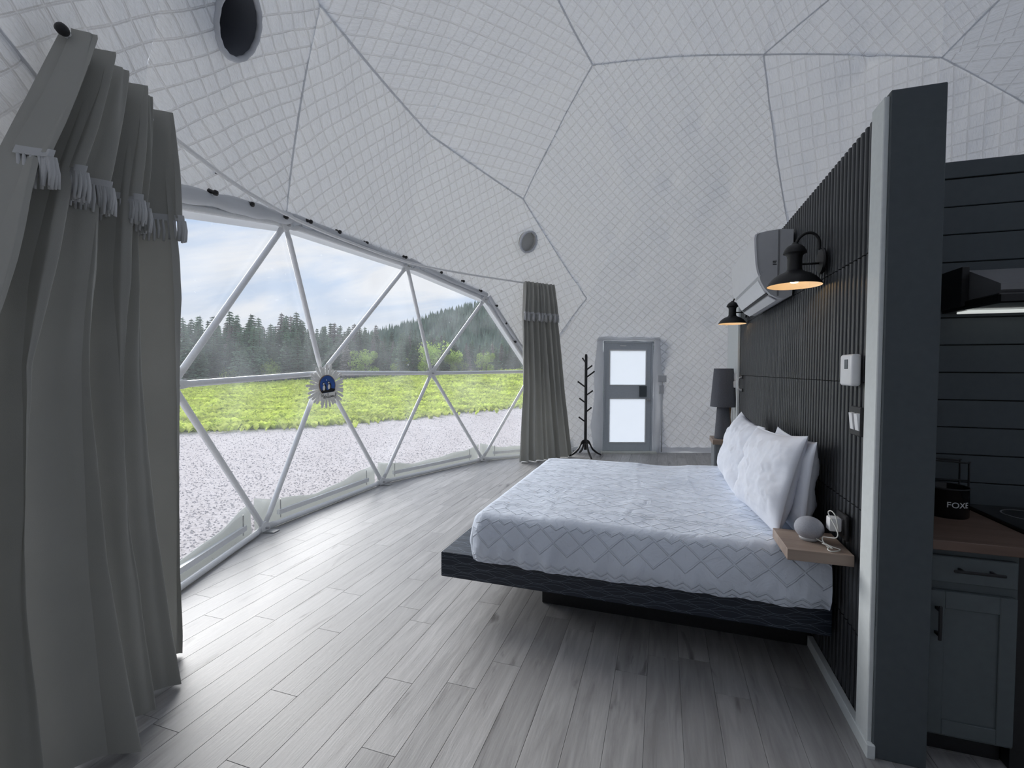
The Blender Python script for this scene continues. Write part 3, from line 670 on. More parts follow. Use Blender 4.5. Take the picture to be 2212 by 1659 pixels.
# ------------------------------------------------------------------ the clear window of struts and film
def build_window():
    w = bpy.data.objects.new('window_1', None); link(w, 'window_1', None, Vector((-3.4, 4.6, 0))); tag(w, 'wide clear film window of white dome struts facing the meadow', kind='structure')
    base = [nN1, NB[0], NB[1], NB[2], NB[3]]; mid = [nF0, nF, nE, nD, nJ]; top = [nG0, nG, nH, nI]
    edges = []
    for a, b in zip(base, base[1:]): edges.append((a, b, 'rail'))
    for a, b in zip(mid, mid[1:]): edges.append((a, b, 'bar'))
    for a, b in zip(top, top[1:]): edges.append((a, b, 'head'))
    for i in range(5):
        edges.append((base[i], mid[i], 's'))
        if i+1 < 5: edges.append((base[i], mid[i+1], 's'))
    for i in range(4):
        edges.append((mid[i], top[i], 's')); edges.append((mid[i+1], top[i], 's'))
    for a, b, kind in edges:
        d = (b-a).normalized(); L = (b-a).length; off = (DC-(a+b)/2); off.z = 0; off.normalize()
        a2, b2 = a+d*0.02, b-d*0.02
        pts = [a2, a2+d*0.07, a2+d*0.12, b2-d*0.12, b2-d*0.07, b2]
        m = MB()
        # round tube with flattened ends
        t = d; side = t.cross(off).normalized(); up = t.cross(side).normalized(); n = 12; V = []; F = []
        prof = [(0.034, 0.006), (0.034, 0.006), (0.025, 0.025), (0.025, 0.025), (0.034, 0.006), (0.034, 0.006)]
        for p, (ra, rb) in zip(pts, prof):
            for k in range(n):
                q = 2*math.pi*k/n; V.append(p+side*ra*math.cos(q)+up*rb*math.sin(q))
        for i in range(5):
            for k in range(n): F.append((i*n+k, i*n+(k+1) % n, (i+1)*n+(k+1) % n, (i+1)*n+k))
        F += [tuple(range(n)), tuple(5*n+k for k in range(n))]
        m.add(V, F); m.build('strut', 'white_tube', w, smooth=True, angle=50)
    for p in base+mid+top:
        off = (DC-p); off.normalize(); c = p+off*0.0
        nd = MB().lathe([(0.0, -0.012), (0.055, -0.012), (0.06, -0.006), (0.06, 0.006), (0.055, 0.012), (0.0, 0.012)], c+off*0.012, 20, axis=off, closed=True).build('hub_plate', 'white_tube', w, smooth=True, angle=40)
        MB().lathe([(0.0, 0.0), (0.011, 0.0), (0.011, 0.03), (0.006, 0.034), (0.0, 0.034)], c+off*0.022, 8, axis=off, closed=True).build('bolt', 'metal', nd)
    # film: one pane for each triangle, a hand's breadth outside the struts
    for b in (0, 1):
        for t in BANDS[b]:
            if window_tri(t, b):
                c = (t[0]+t[1]+t[2])/3; out = (c-DC); out.z = 0; out.normalize()
                P = [p+(p-Vector((DC.x, DC.y, p.z))).normalized()*0.05 for p in t]; V = []; F = []; n = 8; ix = {}
                for i in range(n+1):
                    for j in range(n+1-i):
                        q = P[0]*(1-(i+j)/n)+P[1]*(i/n)+P[2]*(j/n); e = min(i, j, n-i-j)/n
                        ix[(i, j)] = len(V); V.append(q+out*0.04*e)
                for i in range(n):
                    for j in range(n-i):
                        F.append((ix[(i, j)], ix[(i+1, j)], ix[(i, j+1)]))
                        if j < n-i-1: F.append((ix[(i+1, j)], ix[(i+1, j+1)], ix[(i, j+1)]))
                obj('pane', V, F, 'film', w, smooth=True)
    # skirt of vinyl along the foot, outside the struts, and the flat rail with its pins
    for k, (a, b) in enumerate(zip(base, base[1:])):
        d = (b-a).normalized(); out = Vector((d.y, -d.x, 0)); out = out if out.dot((a+b)/2-DC) > 0 else -out
        P = []
        for i in range(41):
            s = i/40; q = a.lerp(b, s)
            h = 0.25-0.11*math.sin(math.pi*s)**0.8+0.012*math.sin(9*s+k)+0.008*math.sin(23*s+2*k)
            wv = 0.012*math.sin(7*s+k*2)
            P.append([q+out*(0.10+wv*0.2)+Vector((0, 0, -0.20)), q+out*(0.11+wv)+Vector((0, 0, h*0.45)), q+out*(0.10+wv*1.5)+Vector((0, 0, h*0.9)), q+out*(0.10+wv*1.5)+Vector((0, 0, h)), q+out*(0.094+wv*1.5)+Vector((0, 0, h))])
        MB().grid(np.array(P)).build('skirt', 'skirt_vinyl', w, smooth=True)
        a2, b2 = a+d*0.22+out*0.055, b-d*0.22+out*0.055
        m = MB(); sx = out*0.016
        V = []
        for q in (a2, b2):
            for dx, dz in ((-1, 0.055), (1, 0.055), (1, 0.10), (-1, 0.10)): V.append(q+sx*dx+Vector((0, 0, dz)))
        m.add(V, [(0, 1, 2, 3), (4, 5, 6, 7), (0, 1, 5, 4), (1, 2, 6, 5), (2, 3, 7, 6), (3, 0, 4, 7)])
        r_ = m.build('clamp_rail', 'white_tube', w)
        for q in (a2+d*0.03, b2-d*0.03):
            MB().tube([q+Vector((0, 0, 0.02)), q+Vector((0, 0, 0.20))], 0.005, 8).build('pin', 'metal', r_)
        # foot flange fixing the strut to the floor
    for p in base[1:4]:
        inn = (DC-p); inn.z = 0; inn.normalize(); s = Vector((-inn.y, inn.x, 0))
        V = [p+inn*0.02+s*x+Vector((0, 0, -0.028)) for x in (-0.05, 0.05)]+[p+inn*0.13+s*x*0.8+Vector((0, 0, -0.028)) for x in (0.05, -0.05)]
        V += [v+Vector((0, 0, 0.008)) for v in V]
        MB().add(V, [(0, 1, 2, 3), (4, 5, 6, 7), (0, 1, 5, 4), (1, 2, 6, 5), (2, 3, 7, 6), (3, 0, 4, 7)]).build('foot_plate', 'metal', w)
    # pale strip and the rolled edge of the lining above the glass, with its black hooks
    rim = [nG0, nG, nH, nI, nJ]
    for k, (a, b) in enumerate(zip(rim, rim[1:])):
        up = Vector((0, 0, 1)) if k < 3 else Vector((0.45, 0.55, 0.45)); inn = (DC-(a+b)/2).normalized(); d = (b-a).normalized()
        perp = (up-d*up.dot(d)).normalized()
        pts = []; rad = []
        for i in range(25):
            s = i/24; q = a.lerp(b, s)
            pts.append(q+perp*(0.07+0.012*math.sin(5*s+k))+inn*0.035); rad.append((0.055 if k == 0 else 0.03)*(1+0.12*math.sin(13*s+k)+0.08*math.sin(29*s)))
        MB().tube(pts, rad, 12).build('rolled_edge', 'lining_plain', w, smooth=True)
        P = [[a.lerp(b, i/12)+perp*x-inn*0.02 for x in (-0.075, 0.12)] for i in range(13)]
        MB().grid(np.array(P)).build('pale_strip', 'lining_plain', w, smooth=True)
    for p in ((-2.722, 1.933, 2.565), (-2.851, 2.341, 2.67), (-2.953, 2.725, 2.735), (-3.042, 3.152, 2.781), (-3.078, 3.478, 2.845), (-3.114, 3.923, 2.882), (-3.125, 4.388, 2.893), (-3.071, 5.117, 2.901), (-2.945, 5.843, 2.85), (-2.797, 6.264, 2.797), (-2.66, 6.612, 2.706), (-2.525, 6.947, 2.52), (-2.446, 7.172, 2.261), (-2.354, 7.387, 1.971)):
        p = Vector(p); inn = (DC-p).normalized()
        MB().lathe([(0.0, -0.03), (0.016, -0.03), (0.011, 0.0), (0.019, 0.012), (0.017, 0.028), (0.0, 0.034)], p, 12, axis=inn, closed=True).build('hook', 'black_metal', w, smooth=True)
build_window()
# ------------------------------------------------------------------ curtain rod
ROD = [(-2.236, 1.216, 2.81), (-2.25, 1.238, 2.809), (-2.393, 1.47, 2.79), (-2.541, 1.751, 2.786), (-2.80, 2.368, 2.786), (-2.931, 2.788, 2.789), (-3.045, 3.347, 2.795), (-3.10, 4.15, 2.817), (-3.03, 5.162, 2.836), (-2.73, 6.202, 2.885), (-2.13, 7.20, 2.9), (-1.74, 7.67, 2.868)]
def build_rod():
    t = thing('curtain_rod', 'thin white curved curtain rod running above the window', 'curtain rod', (-3.1, 4.2, 2.83))
    path = bez(ROD, 8)
    MB().tube(path, 0.014, 10).build('rod', 'white_tube', t, smooth=True)
    MB().lathe([(0.0, 0.0), (0.018, 0.0), (0.022, 0.012), (0.020, 0.028), (0.010, 0.036), (0.0, 0.038)], Vector(ROD[0]), 14, axis=(0.53, -0.84, 0), closed=True).build('finial', 'black_metal', t, smooth=True)
    for i in (4, 6, 7, 8, 9, 10):
        p = Vector(ROD[i]); out = (p-DC).normalized()
        MB().tube([p, p+out*0.05, p+out*0.13+Vector((0, 0, 0.015))], 0.006, 8).build('bracket', 'black_metal', t, smooth=True)
build_rod()
# ------------------------------------------------------------------ curtains
def curtain(name, label, levels, n_fold, amp, bulge, fringe_z, into, seed, ncol=240, tassels=90):
    """levels: (z, near end xy, far end xy) from top to bottom"""
    rnd = random.Random(seed)
    zs = [l[0] for l in levels]
    t = thing(name, label, 'curtain', (levels[-1][1][0], levels[-1][1][1], 0))
    ph = [rnd.uniform(-0.5, 0.5) for _ in range(12)]; inv = Vector((*into, 0)).normalized()
    def base(s, z):
        zz = zs[::-1]
        f = lambda k, c: float(np.interp(z, zz, [l[k][c] for l in levels][::-1]))
        a = Vector((f(1, 0), f(1, 1), z)); b = Vector((f(2, 0), f(2, 1), z)); return a, b
    ztop, zbot = zs[0], zs[-1]
    def pt(s, z, extra=0.0, amp_k=1.0):
        h = (ztop-z)/(ztop-zbot); a, b = base(s, z); d = (b-a).normalized(); q = a.lerp(b, s)
        w = 2*math.pi*n_fold*(s+0.018*math.sin(6.3*s*2+ph[0]*6)+0.012*math.sin(25*s+ph[1]*6+h*1.5)*(0.4+h))
        am = amp*(0.55+0.75*min(1, h*3))*(1+0.35*math.sin(5*s*3+ph[2]*6+h*2))
        y = math.sin(w); y = math.copysign(abs(y)**0.8, y)
        x2 = 0.25*math.sin(2*w+ph[3]*6+h*2)
        gather = 0.008*math.sin(w*5+ph[4]*6)*max(0, 1-h*9)
        bl = bulge*math.sin(math.pi*min(1, max(0, s)))**0.7*max(0, (h-0.35)/0.65)**1.6
        wr = 0.006*fbm(s*7, z*2.2, seed)*min(1, h*4)
        return q+inv*(am*amp_k*(y+x2)+extra+gather+bl+wr)+d*(am*0.35*math.cos(w))
    Z = [ztop, ztop-0.02, ztop-0.05, ztop-0.09]+list(np.linspace(ztop-0.14, zbot, 60))
    MB().grid(np.array([[pt(i/ncol, z) for i in range(ncol+1)] for z in Z])).build('drape', 'curtain', t, smooth=True, normals=False)
    off = 0.035
    Zv = [ztop+0.015]+list(np.linspace(ztop, fringe_z, 22))
    va = MB().grid(np.array([[pt(i/ncol, z, off+0.01*math.sin(math.pi*(ztop+0.015-z)/(ztop-fringe_z)), 1.0) for i in range(ncol+1)] for z in Zv])).build('valance', 'curtain', t, smooth=True, normals=False)
    MB().grid(np.array([[pt(i/ncol, z, off+0.008) for i in range(ncol+1)] for z in (fringe_z+0.014, fringe_z-0.018)])).build('fringe_band', 'fringe', va, smooth=True, normals=False)
    m = MB()
    for k in range(tassels):
        s = (k+0.5)/tassels; p = pt(s, fringe_z, off+0.010); L = 0.105+rnd.uniform(-0.015, 0.015); sw = rnd.uniform(-0.012, 0.012); a, b = base(s, fringe_z); d = (b-a).normalized()
        m.tube([p+Vector((0, 0, -0.015)), p+Vector((0, 0, -0.015-L*0.5))+d*sw*0.5+inv*0.004, p+Vector((0, 0, -0.015-L))+d*sw], [0.006, 0.0075, 0.006], 6)
    tag(m.build('fringe_cords', 'fringe', va, smooth=True, normals=False), kind='stuff')
    return t
curtain('window_curtain', 'tall grey curtain gathered close to the camera, with fringed valance', [(2.825, (-2.235, 1.225), (-2.545, 1.755)), (2.28, (-2.24, 1.03), (-2.54, 1.755)), (1.5, (-2.11, 0.78), (-2.535, 1.755)), (0.7, (-2.03, 0.67), (-2.52, 1.74)), (0.012, (-1.95, 0.62), (-2.48, 1.70))], 5.4, 0.078, 0.17, 2.295, (0.87, 0.49), 3, 300, 230)
curtain('window_curtain', 'pale grey curtain with fringed valance hanging beside the coat stand', [(2.905, (-2.14, 7.16), (-1.76, 7.62)), (2.4, (-2.16, 7.13), (-1.70, 7.68)), (1.2, (-2.15, 7.12), (-1.60, 7.80)), (0.012, (-2.20, 7.10), (-1.48, 7.93))], 8.5, 0.040, 0.05, 2.42, (0.76, -0.65), 11, 260, 130)
# ------------------------------------------------------------------ slatted partition wall
XW = 0.80
def build_partition():
    w = MB().box(XW+0.018, 0.95, 2.13, 5.58, 0.0, 2.50).build('wall_right', 'slat_backing', None, (XW, 3.8, 0)); tag(w, 'black fluted partition wall behind the bed', kind='structure')
    zs = [0.05, 0.385, 0.92, 1.455, 1.99, 2.525]; P = 0.047; rad = 0.0155
    def slat_geo(h):
        V = []; F = []; n = 7
        for z in (0, h):
            for k in range(n):
                q = math.pi*k/(n-1); V.append((-0.021*math.sin(q)**0.45, -rad*math.copysign(abs(math.cos(q))**0.55, math.cos(q)), z))
        for k in range(n-1): F.append((k, k+1, n+k+1, n+k))
        F += [tuple(range(n-1, -1, -1)), tuple(range(n, 2*n))]
        return V, F
    meshes = {}
    low = MB(); y0 = 2.222+P/2
    ys = []
    y = y0; k = 0
    while y < 5.545:
        ys.append(y); y += P if (k % 12) != 9 else P*0.82; k += 1
    for r in range(len(zs)-1):
        h = zs[r+1]-zs[r]-0.005; key = round(h, 3)
        if key not in meshes:
            V, F = slat_geo(h); me = bpy.data.meshes.new('slat'); me.from_pydata(V, [], F); me.materials.append(MATS['slat_black'])
            me.polygons.foreach_set('use_smooth', [True]*len(me.polygons)); me.set_sharp_from_angle(angle=math.radians(60)); meshes[key] = me
        for y in ys:
            if r == 0:
                V, F = slat_geo(h); low.add([(XW+0.02+a, y+b, zs[0]+c) for a, b, c in V], F)
            else:
                o = bpy.data.objects.new('slat', meshes[key]); COL.objects.link(o); o.parent = w; o.location = (0.02, y-3.8, zs[r])
    tag(low.build('slats_under_bed', 'slat_black', w, normals=False), kind='stuff')
    # end of the wall: dark plaster face with pale corner trim on the window side, flat cap
    c = MB().box(0.795, 0.965, 2.10, 2.16, 0.0, 2.545, 0.003).build('wall_end', 'wall_grey', None, (0.88, 2.13, 0)); tag(c, 'dark grey end face of the partition wall', kind='structure')
    c = MB().box(0.778, 0.797, 2.112, 2.222, 0.0, 2.53, 0.003).build('trim_1', 'trim_paint', None, (0.787, 2.17, 0)); tag(c, 'pale corner trim beside the black slats', kind='structure')
    c = MB().box(0.775, 0.80, 5.56, 5.62, 0.0, 2.30, 0.003).build('trim_2', 'trim_paint', None, (0.787, 5.6, 0)); tag(c, 'pale far trim of the black slat wall', kind='structure')
    c = MB().box(0.80, 0.95, 5.58, 6.6, 0.0, 2.30).build('wall_far', 'trim_paint', None, (0.88, 6.0, 0)); tag(c, 'pale wall beyond the slats', kind='structure')
    c = MB().box(0.772, 0.80, 2.09, 2.87, 0.0, 0.055, 0.002).box(0.772, 0.80, 4.5, 5.58, 0.0, 0.055, 0.002).build('baseboard_right', 'trim_paint', None, (0.787, 2.4, 0)); tag(c, 'pale baseboard under the black slats', kind='structure')
    # long handle on the flush door among the slats
    t = thing('door_pull', 'small dark door pull at the far end of the black slats', 'handle', (0.76, 5.28, 1.30))
    MB().tube(bez([(0.785, 5.29, 1.435), (0.755, 5.285, 1.42), (0.748, 5.28, 1.365), (0.755, 5.275, 1.315), (0.785, 5.27, 1.30)], 6), 0.009, 8).build('grip', 'ac_grey', t, smooth=True)
    for z in (1.30, 1.435): MB().box(0.778, 0.79, 5.26, 5.30, z-0.018, z+0.018, 0.003).build('plate', 'black_metal', t)
build_partition()
# ------------------------------------------------------------------ bed
def rot_pts(V, M): return [M @ Vector(v) for v in V]
BX0, BX1, BY0, BY1 = -1.26, 0.775, 2.50, 4.46
def build_bed():
    t = thing('bed', 'low platform bed with dark blue patterned vinyl frame', 'bed', (-0.25, 3.45, 0))
    bm = MB().box(BX0, BX1, BY0, BY1, 0.25, 0.40, 0.006, 2)
    v = np.array(bm.v); 
    V = []; F = []; UV = []
    for f in bm.f:
        p = v[list(f)]; n = np.cross(p[1]-p[0], p[2]-p[0]); a = np.argmax(np.abs(n)); k = len(V)
        for q in p:
            V.append(q); UV.append((q[0], q[2]) if a == 1 else ((q[1], q[2]) if a == 0 else (q[0]*1.0, q[1]*0.6)))
        F.append(tuple(range(k, k+len(f))))
    obj('platform', V, F, 'bed_vinyl', t, uv=UV, uvname='print')
    MB().box(-0.72, 0.772, 2.86, 4.12, 0.0, 0.252, 0.004).build('plinth', 'black_paint', t)
    # mattress below the cover
    MB().box(-1.02, 0.76, 2.56, 4.36, 0.398, 0.63, 0.05, 3).build('mattress', 'bed_white', t, smooth=True, angle=50)
    return t
build_bed()
def build_cover():
    X0, X1, Y0, Y1, ZT, ZB, R = -1.065, 0.755, 2.455, 4.385, 0.665, 0.385, 0.085
    st = 0.012; UV = []; nx = int((X1-X0)/st); ny = int((Y1-Y0)/st); rc = 0.09
    V = []; F = []
    def corner(x, y):
        # round the two foot corners in plan
        for yc, sg in ((Y0, 1), (Y1, -1)):
            a = 1-(x-X0)/rc; b = 1-(y-yc)*sg/rc
            if 0 < a <= 1 and 0 < b <= 1:
                a2 = a*math.sqrt(1-b*b/2); b2 = b*math.sqrt(1-a*a/2)
                return X0+(1-a2)*rc, yc+(1-b2)*rc*sg
        return x, y
    def zrise(x, y):
        # soft fullness, pillow valley and a few hollows
        z = 0.012*fbm(x*1.6, y*1.6, 1.0, 3)+0.003*fbm(x*5, y*5, 2.0, 3)+0.0008*fbm(x*17, y*17, 5.0, 3)
        z += -0.022*math.exp(-((x-0.05)/0.22)**2-((y-4.2)/0.25)**2)+0.015*math.exp(-((x-0.35)/0.25)**2-((y-4.3)/0.2)**2)
        for i, xx in enumerate((-0.62, -0.18, 0.22)):     # folds pressed in while the cover lay folded
            z += 0.003*math.exp(-abs(x-xx-0.02*math.sin(y*4+i))/0.012)
        g = math.exp(-((x+0.72)/0.14)**2-((y-3.1)/0.25)**2); z += 0.005*g*math.sin(90*(y+0.4*x))
        return z
    for i in range(nx+1):
        for j in range(ny+1):
            x = X0+(X1-X0)*i/nx; y = Y0+(Y1-Y0)*j/ny
            e = min(y-Y0, Y1-y, x-X0)
            ex, ey0, ey1 = max(0, 1-(x-X0)/R), max(0, 1-(y-Y0)/R), max(0, 1-(Y1-y)/R)
            k = min(1.0, math.sqrt(ex**2+max(ey0, ey1)**2))
            drop = R*(1-math.sqrt(max(0.0, 1-k*k)))
            ar = lambda e_: R-R*math.asin(min(1, e_))
            UV.append((X0+ar(ex) if ex > 0 else x, Y0+ar(ey0) if ey0 > 0 else (Y1-ar(ey1) if ey1 > 0 else y))); xc, yc = corner(x, y); V.append((xc, yc, ZT-drop+zrise(x, y)*(1-k)))
    I = lambda i, j: i*(ny+1)+j
    for i in range(nx):
        for j in range(ny): F.append((I(i, j), I(i+1, j), I(i+1, j+1), I(i, j+1)))
    # sides hang from the edge loop: near side from head to foot, foot, far side
    loop = [(i, 0) for i in range(nx, -1, -1)]+[(0, j) for j in range(1, ny+1)]+[(i, ny) for i in range(1, nx+1)]
    prev = [I(*p) for p in loop]; depth = ZT-R-ZB; nr = int(depth/st)
    ctr = Vector(((X0+X1)/2, (Y0+Y1)/2, 0))
    N = []
    for q, (i, j) in enumerate(loop):
        a = Vector(V[prev[max(0, q-1)]]); b = Vector(V[prev[min(len(loop)-1, q+1)]]); d = b-a; d.z = 0; n_ = Vector((d.y, -d.x, 0)).normalized()
        if n_.dot(Vector((V[prev[q]][0], V[prev[q]][1], 0))-ctr) < 0: n_ = -n_
        N.append(n_)
    # smooth normals round the corners
    for _ in range(6): N = [(N[max(0, k-1)]+N[k]*2+N[min(len(N)-1, k+1)]).normalized() for k in range(len(N))]
    S_ = [0.0]
    for q in range(1, len(loop)): S_.append(S_[-1]+(Vector(V[prev[q]])-Vector(V[prev[q-1]])).length)
    for r in range(1, nr+1):
        s = r/nr; cur = []
        for q, (i, j) in enumerate(loop):
            p = Vector(V[I(i, j)]); u = S_[q]; x = p.x; y = p.y
            if j == 0: uu, vv = x, Y0-s*depth-0.57*R
            elif j == ny: uu, vv = x, Y1+s*depth+0.57*R
            else: uu, vv = X0-s*depth-0.57*R, y
            fold = (0.016*fbm(u*5, 3.3, 0, 3)+0.013*fbm(u*16, s*1.2, 7.0, 3))*min(1, s*1.8)
            bul = 0.012*math.sin(math.pi*s)-0.016*max(0, s-0.75)*4*0.5
            hem = 0.010*fbm(u*3.5, 9.1, 0, 3)*s
            UV.append((uu, vv))
            n_ = N[q]; P = p+n_*(fold+bul); P.z = (ZT-R)-s*depth+hem
            cur.append(len(V)); V.append((P.x, P.y, P.z))
        for q in range(len(loop)-1): F.append((prev[q], prev[q+1], cur[q+1], cur[q]))
        prev = cur
    o = obj('bed_cover', V, F, 'cover_cotton', None, (-0.2, 3.4, 0.40), smooth=True, uv=UV, uvname='cloth'); tag(o, 'white cover with raised zigzag threads spread over the bed', 'bed cover')
    bm = bmesh.new(); bm.from_mesh(o.data); bmesh.ops.recalc_face_normals(bm, faces=bm.faces); bm.to_mesh(o.data); bm.free()
build_cover()
def build_pillow(label, c, w, h, th, lean, turn, roll, seed, mat='pillow_white', relief=True):
    """stands on its long edge; lean: tilt back towards the wall"""
    n = 90; m = 60; rnd = random.Random(seed); M = Matrix.Translation(Vector(c)) @ Matrix.Rotation(turn, 4, 'Z') @ Matrix.Rotation(lean, 4, 'Y') @ Matrix.Rotation(roll, 4, 'X')
    V = []; F = []
    for side in (-1, 1):
        for i in range(m+1):
            for j in range(n+1):
                u = -1+2*j/n; v = -1+2*i/m
                # local: Y along width, Z up, X thickness (front is -X)
                yy = w/2*u*(1-0.07*(1-v*v)); zz = h/2*v*(1-0.09*(1-u*u))
                k = (max(0.0, 1-abs(u)**2.6)*max(0.0, 1-abs(v)**2.6)); t = th/2*k**0.55
                wr = 0.016*fbm(u*2.4+seed, v*2.0, side*3.0, 4)*min(1, k*3)+0.006*math.sin(7*math.atan2(v, u)+seed)*(1-k)*k*4
                if relief and side < 0:
                    for (a, b) in ((-0.5, 0.1), (0.35, -0.45), (0.55, 0.45), (-0.2, -0.6), (0.0, 0.55), (-0.75, -0.35), (0.15, 0.05)):
                        du, dv = abs((u-a)*w/2), abs((v-b)*h/2); dd = du+dv
                        if abs(dd-0.035) < 0.006: wr += 0.005
                z_ = t+wr
                V.append(M @ Vector((side*z_, yy, zz)))
    s = (m+1)*(n+1)
    for q in range(2):
        for i in range(m):
            for j in range(n):
                f = (q*s+i*(n+1)+j, q*s+i*(n+1)+j+1, q*s+(i+1)*(n+1)+j+1, q*s+(i+1)*(n+1)+j); F.append(f if q == 0 else f[::-1])
    rim = [(0, j) for j in range(n+1)]+[(i, n) for i in range(1, m+1)]+[(m, j) for j in range(n-1, -1, -1)]+[(i, 0) for i in range(m-1, -1, -1)]
    for a, b in zip(rim, rim[1:]):
        ia, ib = a[0]*(n+1)+a[1], b[0]*(n+1)+b[1]; F.append((ia, ib, s+ib, s+ia))
    o = obj('pillow', V, F, mat, None, (c[0], c[1], c[2]-h/2), smooth=True)
    bm = bmesh.new(); bm.from_mesh(o.data); bmesh.ops.recalc_face_normals(bm, faces=bm.faces); bm.to_mesh(o.data); bm.free()
    tag(o, label, 'pillow', 'pillows at the head of the bed'); return o
build_pillow('white pillow with tufted squares leaning at the front, nearest the wooden shelf', (0.585, 3.02, 0.905), 0.88, 0.52, 0.20, 0.26, 0.06, -0.06, 2)
build_pillow('white pillow leaning at the side nearest the grey table lamp', (0.56, 3.86, 0.895), 0.82, 0.52, 0.20, 0.33, 0.05, 0.05, 5)
build_pillow('plain white pillow standing in the shade behind the front pillow', (0.69, 2.97, 0.90), 0.80, 0.50, 0.16, 0.10, 0.0, -0.02, 8, relief=False)
# ------------------------------------------------------------------ floating shelf with speaker
def build_shelf():
    s = MB().box(0.532, 0.782, 2.285, 2.572, 0.672, 0.72, 0.0015).build('floating_shelf', 'shelf_wood', None, (0.66, 2.43, 0.672)); tag(s, 'short brown wood shelf on the black slats beside the bed', 'shelf')
    t = thing('smart_speaker', 'round grey fabric speaker on the wood shelf', 'speaker', (0.655, 2.445, 0.72))
    prof = [(0.0, 0.0), (0.034, 0.001), (0.042, 0.008)]+[(0.060*math.cos(a), 0.055+0.052*math.sin(a)) for a in np.linspace(-0.85, math.pi/2, 18)]
    prof[-1] = (0.0, 0.107)
    MB().lathe(prof[3:], (0.655, 2.445, 0.72), 36, closed=True).build('mesh_cover', 'speaker_cloth', t, smooth=True)
    MB().lathe([(0.0, 0.0), (0.036, 0.0005), (0.0408, 0.012), (0.040, 0.018), (0.0, 0.018)], (0.655, 2.445, 0.72), 36, closed=True).build('base', 'ac_grey', t, smooth=True)
    # outlet with plug and cable
    t = thing('wall_outlet', 'black wall outlet above the wood shelf', 'outlet', (0.78, 2.40, 0.74))
    MB().box(0.770, 0.785, 2.355, 2.475, 0.755, 0.865, 0.004).build('plate', 'black_paint', t)
    MB().box(0.766, 0.771, 2.375, 2.455, 0.775, 0.845, 0.002).build('socket', 'black_metal', t)
    t = thing('charger', 'white cube charger plugged in above the shelf, with white cable', 'charger', (0.74, 2.41, 0.77))
    MB().box(0.718, 0.766, 2.385, 2.435, 0.785, 0.845, 0.006, 2).build('plug', 'white_plastic', t, smooth=True, angle=40)
    MB().tube(bez([(0.742, 2.386, 0.80), (0.742, 2.366, 0.792), (0.74, 2.35, 0.80), (0.735, 2.345, 0.835), (0.73, 2.36, 0.868), (0.722, 2.385, 0.878), (0.715, 2.395, 0.866), (0.722, 2.37, 0.84), (0.735, 2.34, 0.80), (0.73, 2.335, 0.775), (0.71, 2.36, 0.765), (0.695, 2.385, 0.757), (0.69, 2.375, 0.745), (0.70, 2.35, 0.728), (0.715, 2.33, 0.727), (0.70, 2.345, 0.735), (0.685, 2.36, 0.735), (0.71, 2.35, 0.73), (0.695, 2.325, 0.725), (0.70, 2.30, 0.7245), (0.725, 2.31, 0.7245), (0.745, 2.335, 0.7245), (0.72, 2.36, 0.726), (0.69, 2.385, 0.735), (0.672, 2.40, 0.742)], 8), 0.0024, 8).build('cable', 'cable_white', t, smooth=True)
build_shelf()
# ------------------------------------------------------------------ thermostat, switches
def build_wall_bits():
    t = thing('thermostat', 'white rounded thermostat on the black slats', 'thermostat', (0.76, 2.33, 1.44))
    MB().box(0.744, 0.782, 2.262, 2.395, 1.438, 1.572, 0.012, 3).build('case', 'white_plastic', t, smooth=True, angle=40)
    MB().box(0.742, 0.745, 2.300, 2.335, 1.510, 1.550, 0.001).build('display', 'screen_grey', t)
    t = thing('light_switch', 'black light switch plate with two white rockers under the thermostat', 'switch', (0.78, 2.29, 1.23))
    MB().box(0.768, 0.783, 2.225, 2.345, 1.232, 1.352, 0.003).build('plate', 'black_paint', t)
    for y in (2.248, 2.302): MB().add([(0.768, y-0.018, 1.255), (0.768, y+0.018, 1.255), (0.768, y+0.018, 1.327), (0.768, y-0.018, 1.327), (0.764, y-0.016, 1.257), (0.764, y+0.016, 1.257), (0.757, y+0.016, 1.325), (0.757, y-0.016, 1.325)], [(0, 1, 2, 3), (4, 5, 6, 7), (0, 1, 5, 4), (1, 2, 6, 5), (2, 3, 7, 6), (3, 0, 4, 7)]).build('rocker', 'white_plastic', t)
    t = thing('control_panel', 'white wall control box on the far end of the partition, behind the grey lamp', 'control panel', (0.79, 5.75, 1.33))
    MB().box(0.765, 0.80, 5.72, 5.80, 1.38, 1.47, 0.006).build('upper_box', 'white_plastic', t)
    MB().box(0.758, 0.80, 5.70, 5.80, 1.31, 1.385, 0.006).build('lower_box', 'white_plastic', t)
    t = thing('rope_hanging', 'brown rope hanging on the far pale wall behind the lamp', 'rope', (0.77, 6.1, 0.9))
    MB().tube(bez([(0.785, 6.05, 1.24), (0.76, 6.08, 1.15), (0.75, 6.1, 1.0), (0.76, 6.12, 0.9), (0.785, 6.1, 0.82), (0.765, 6.05, 0.95), (0.775, 6.04, 1.1)], 6), 0.016, 8).build('cord', 'rope_brown', t, smooth=True)
build_wall_bits()
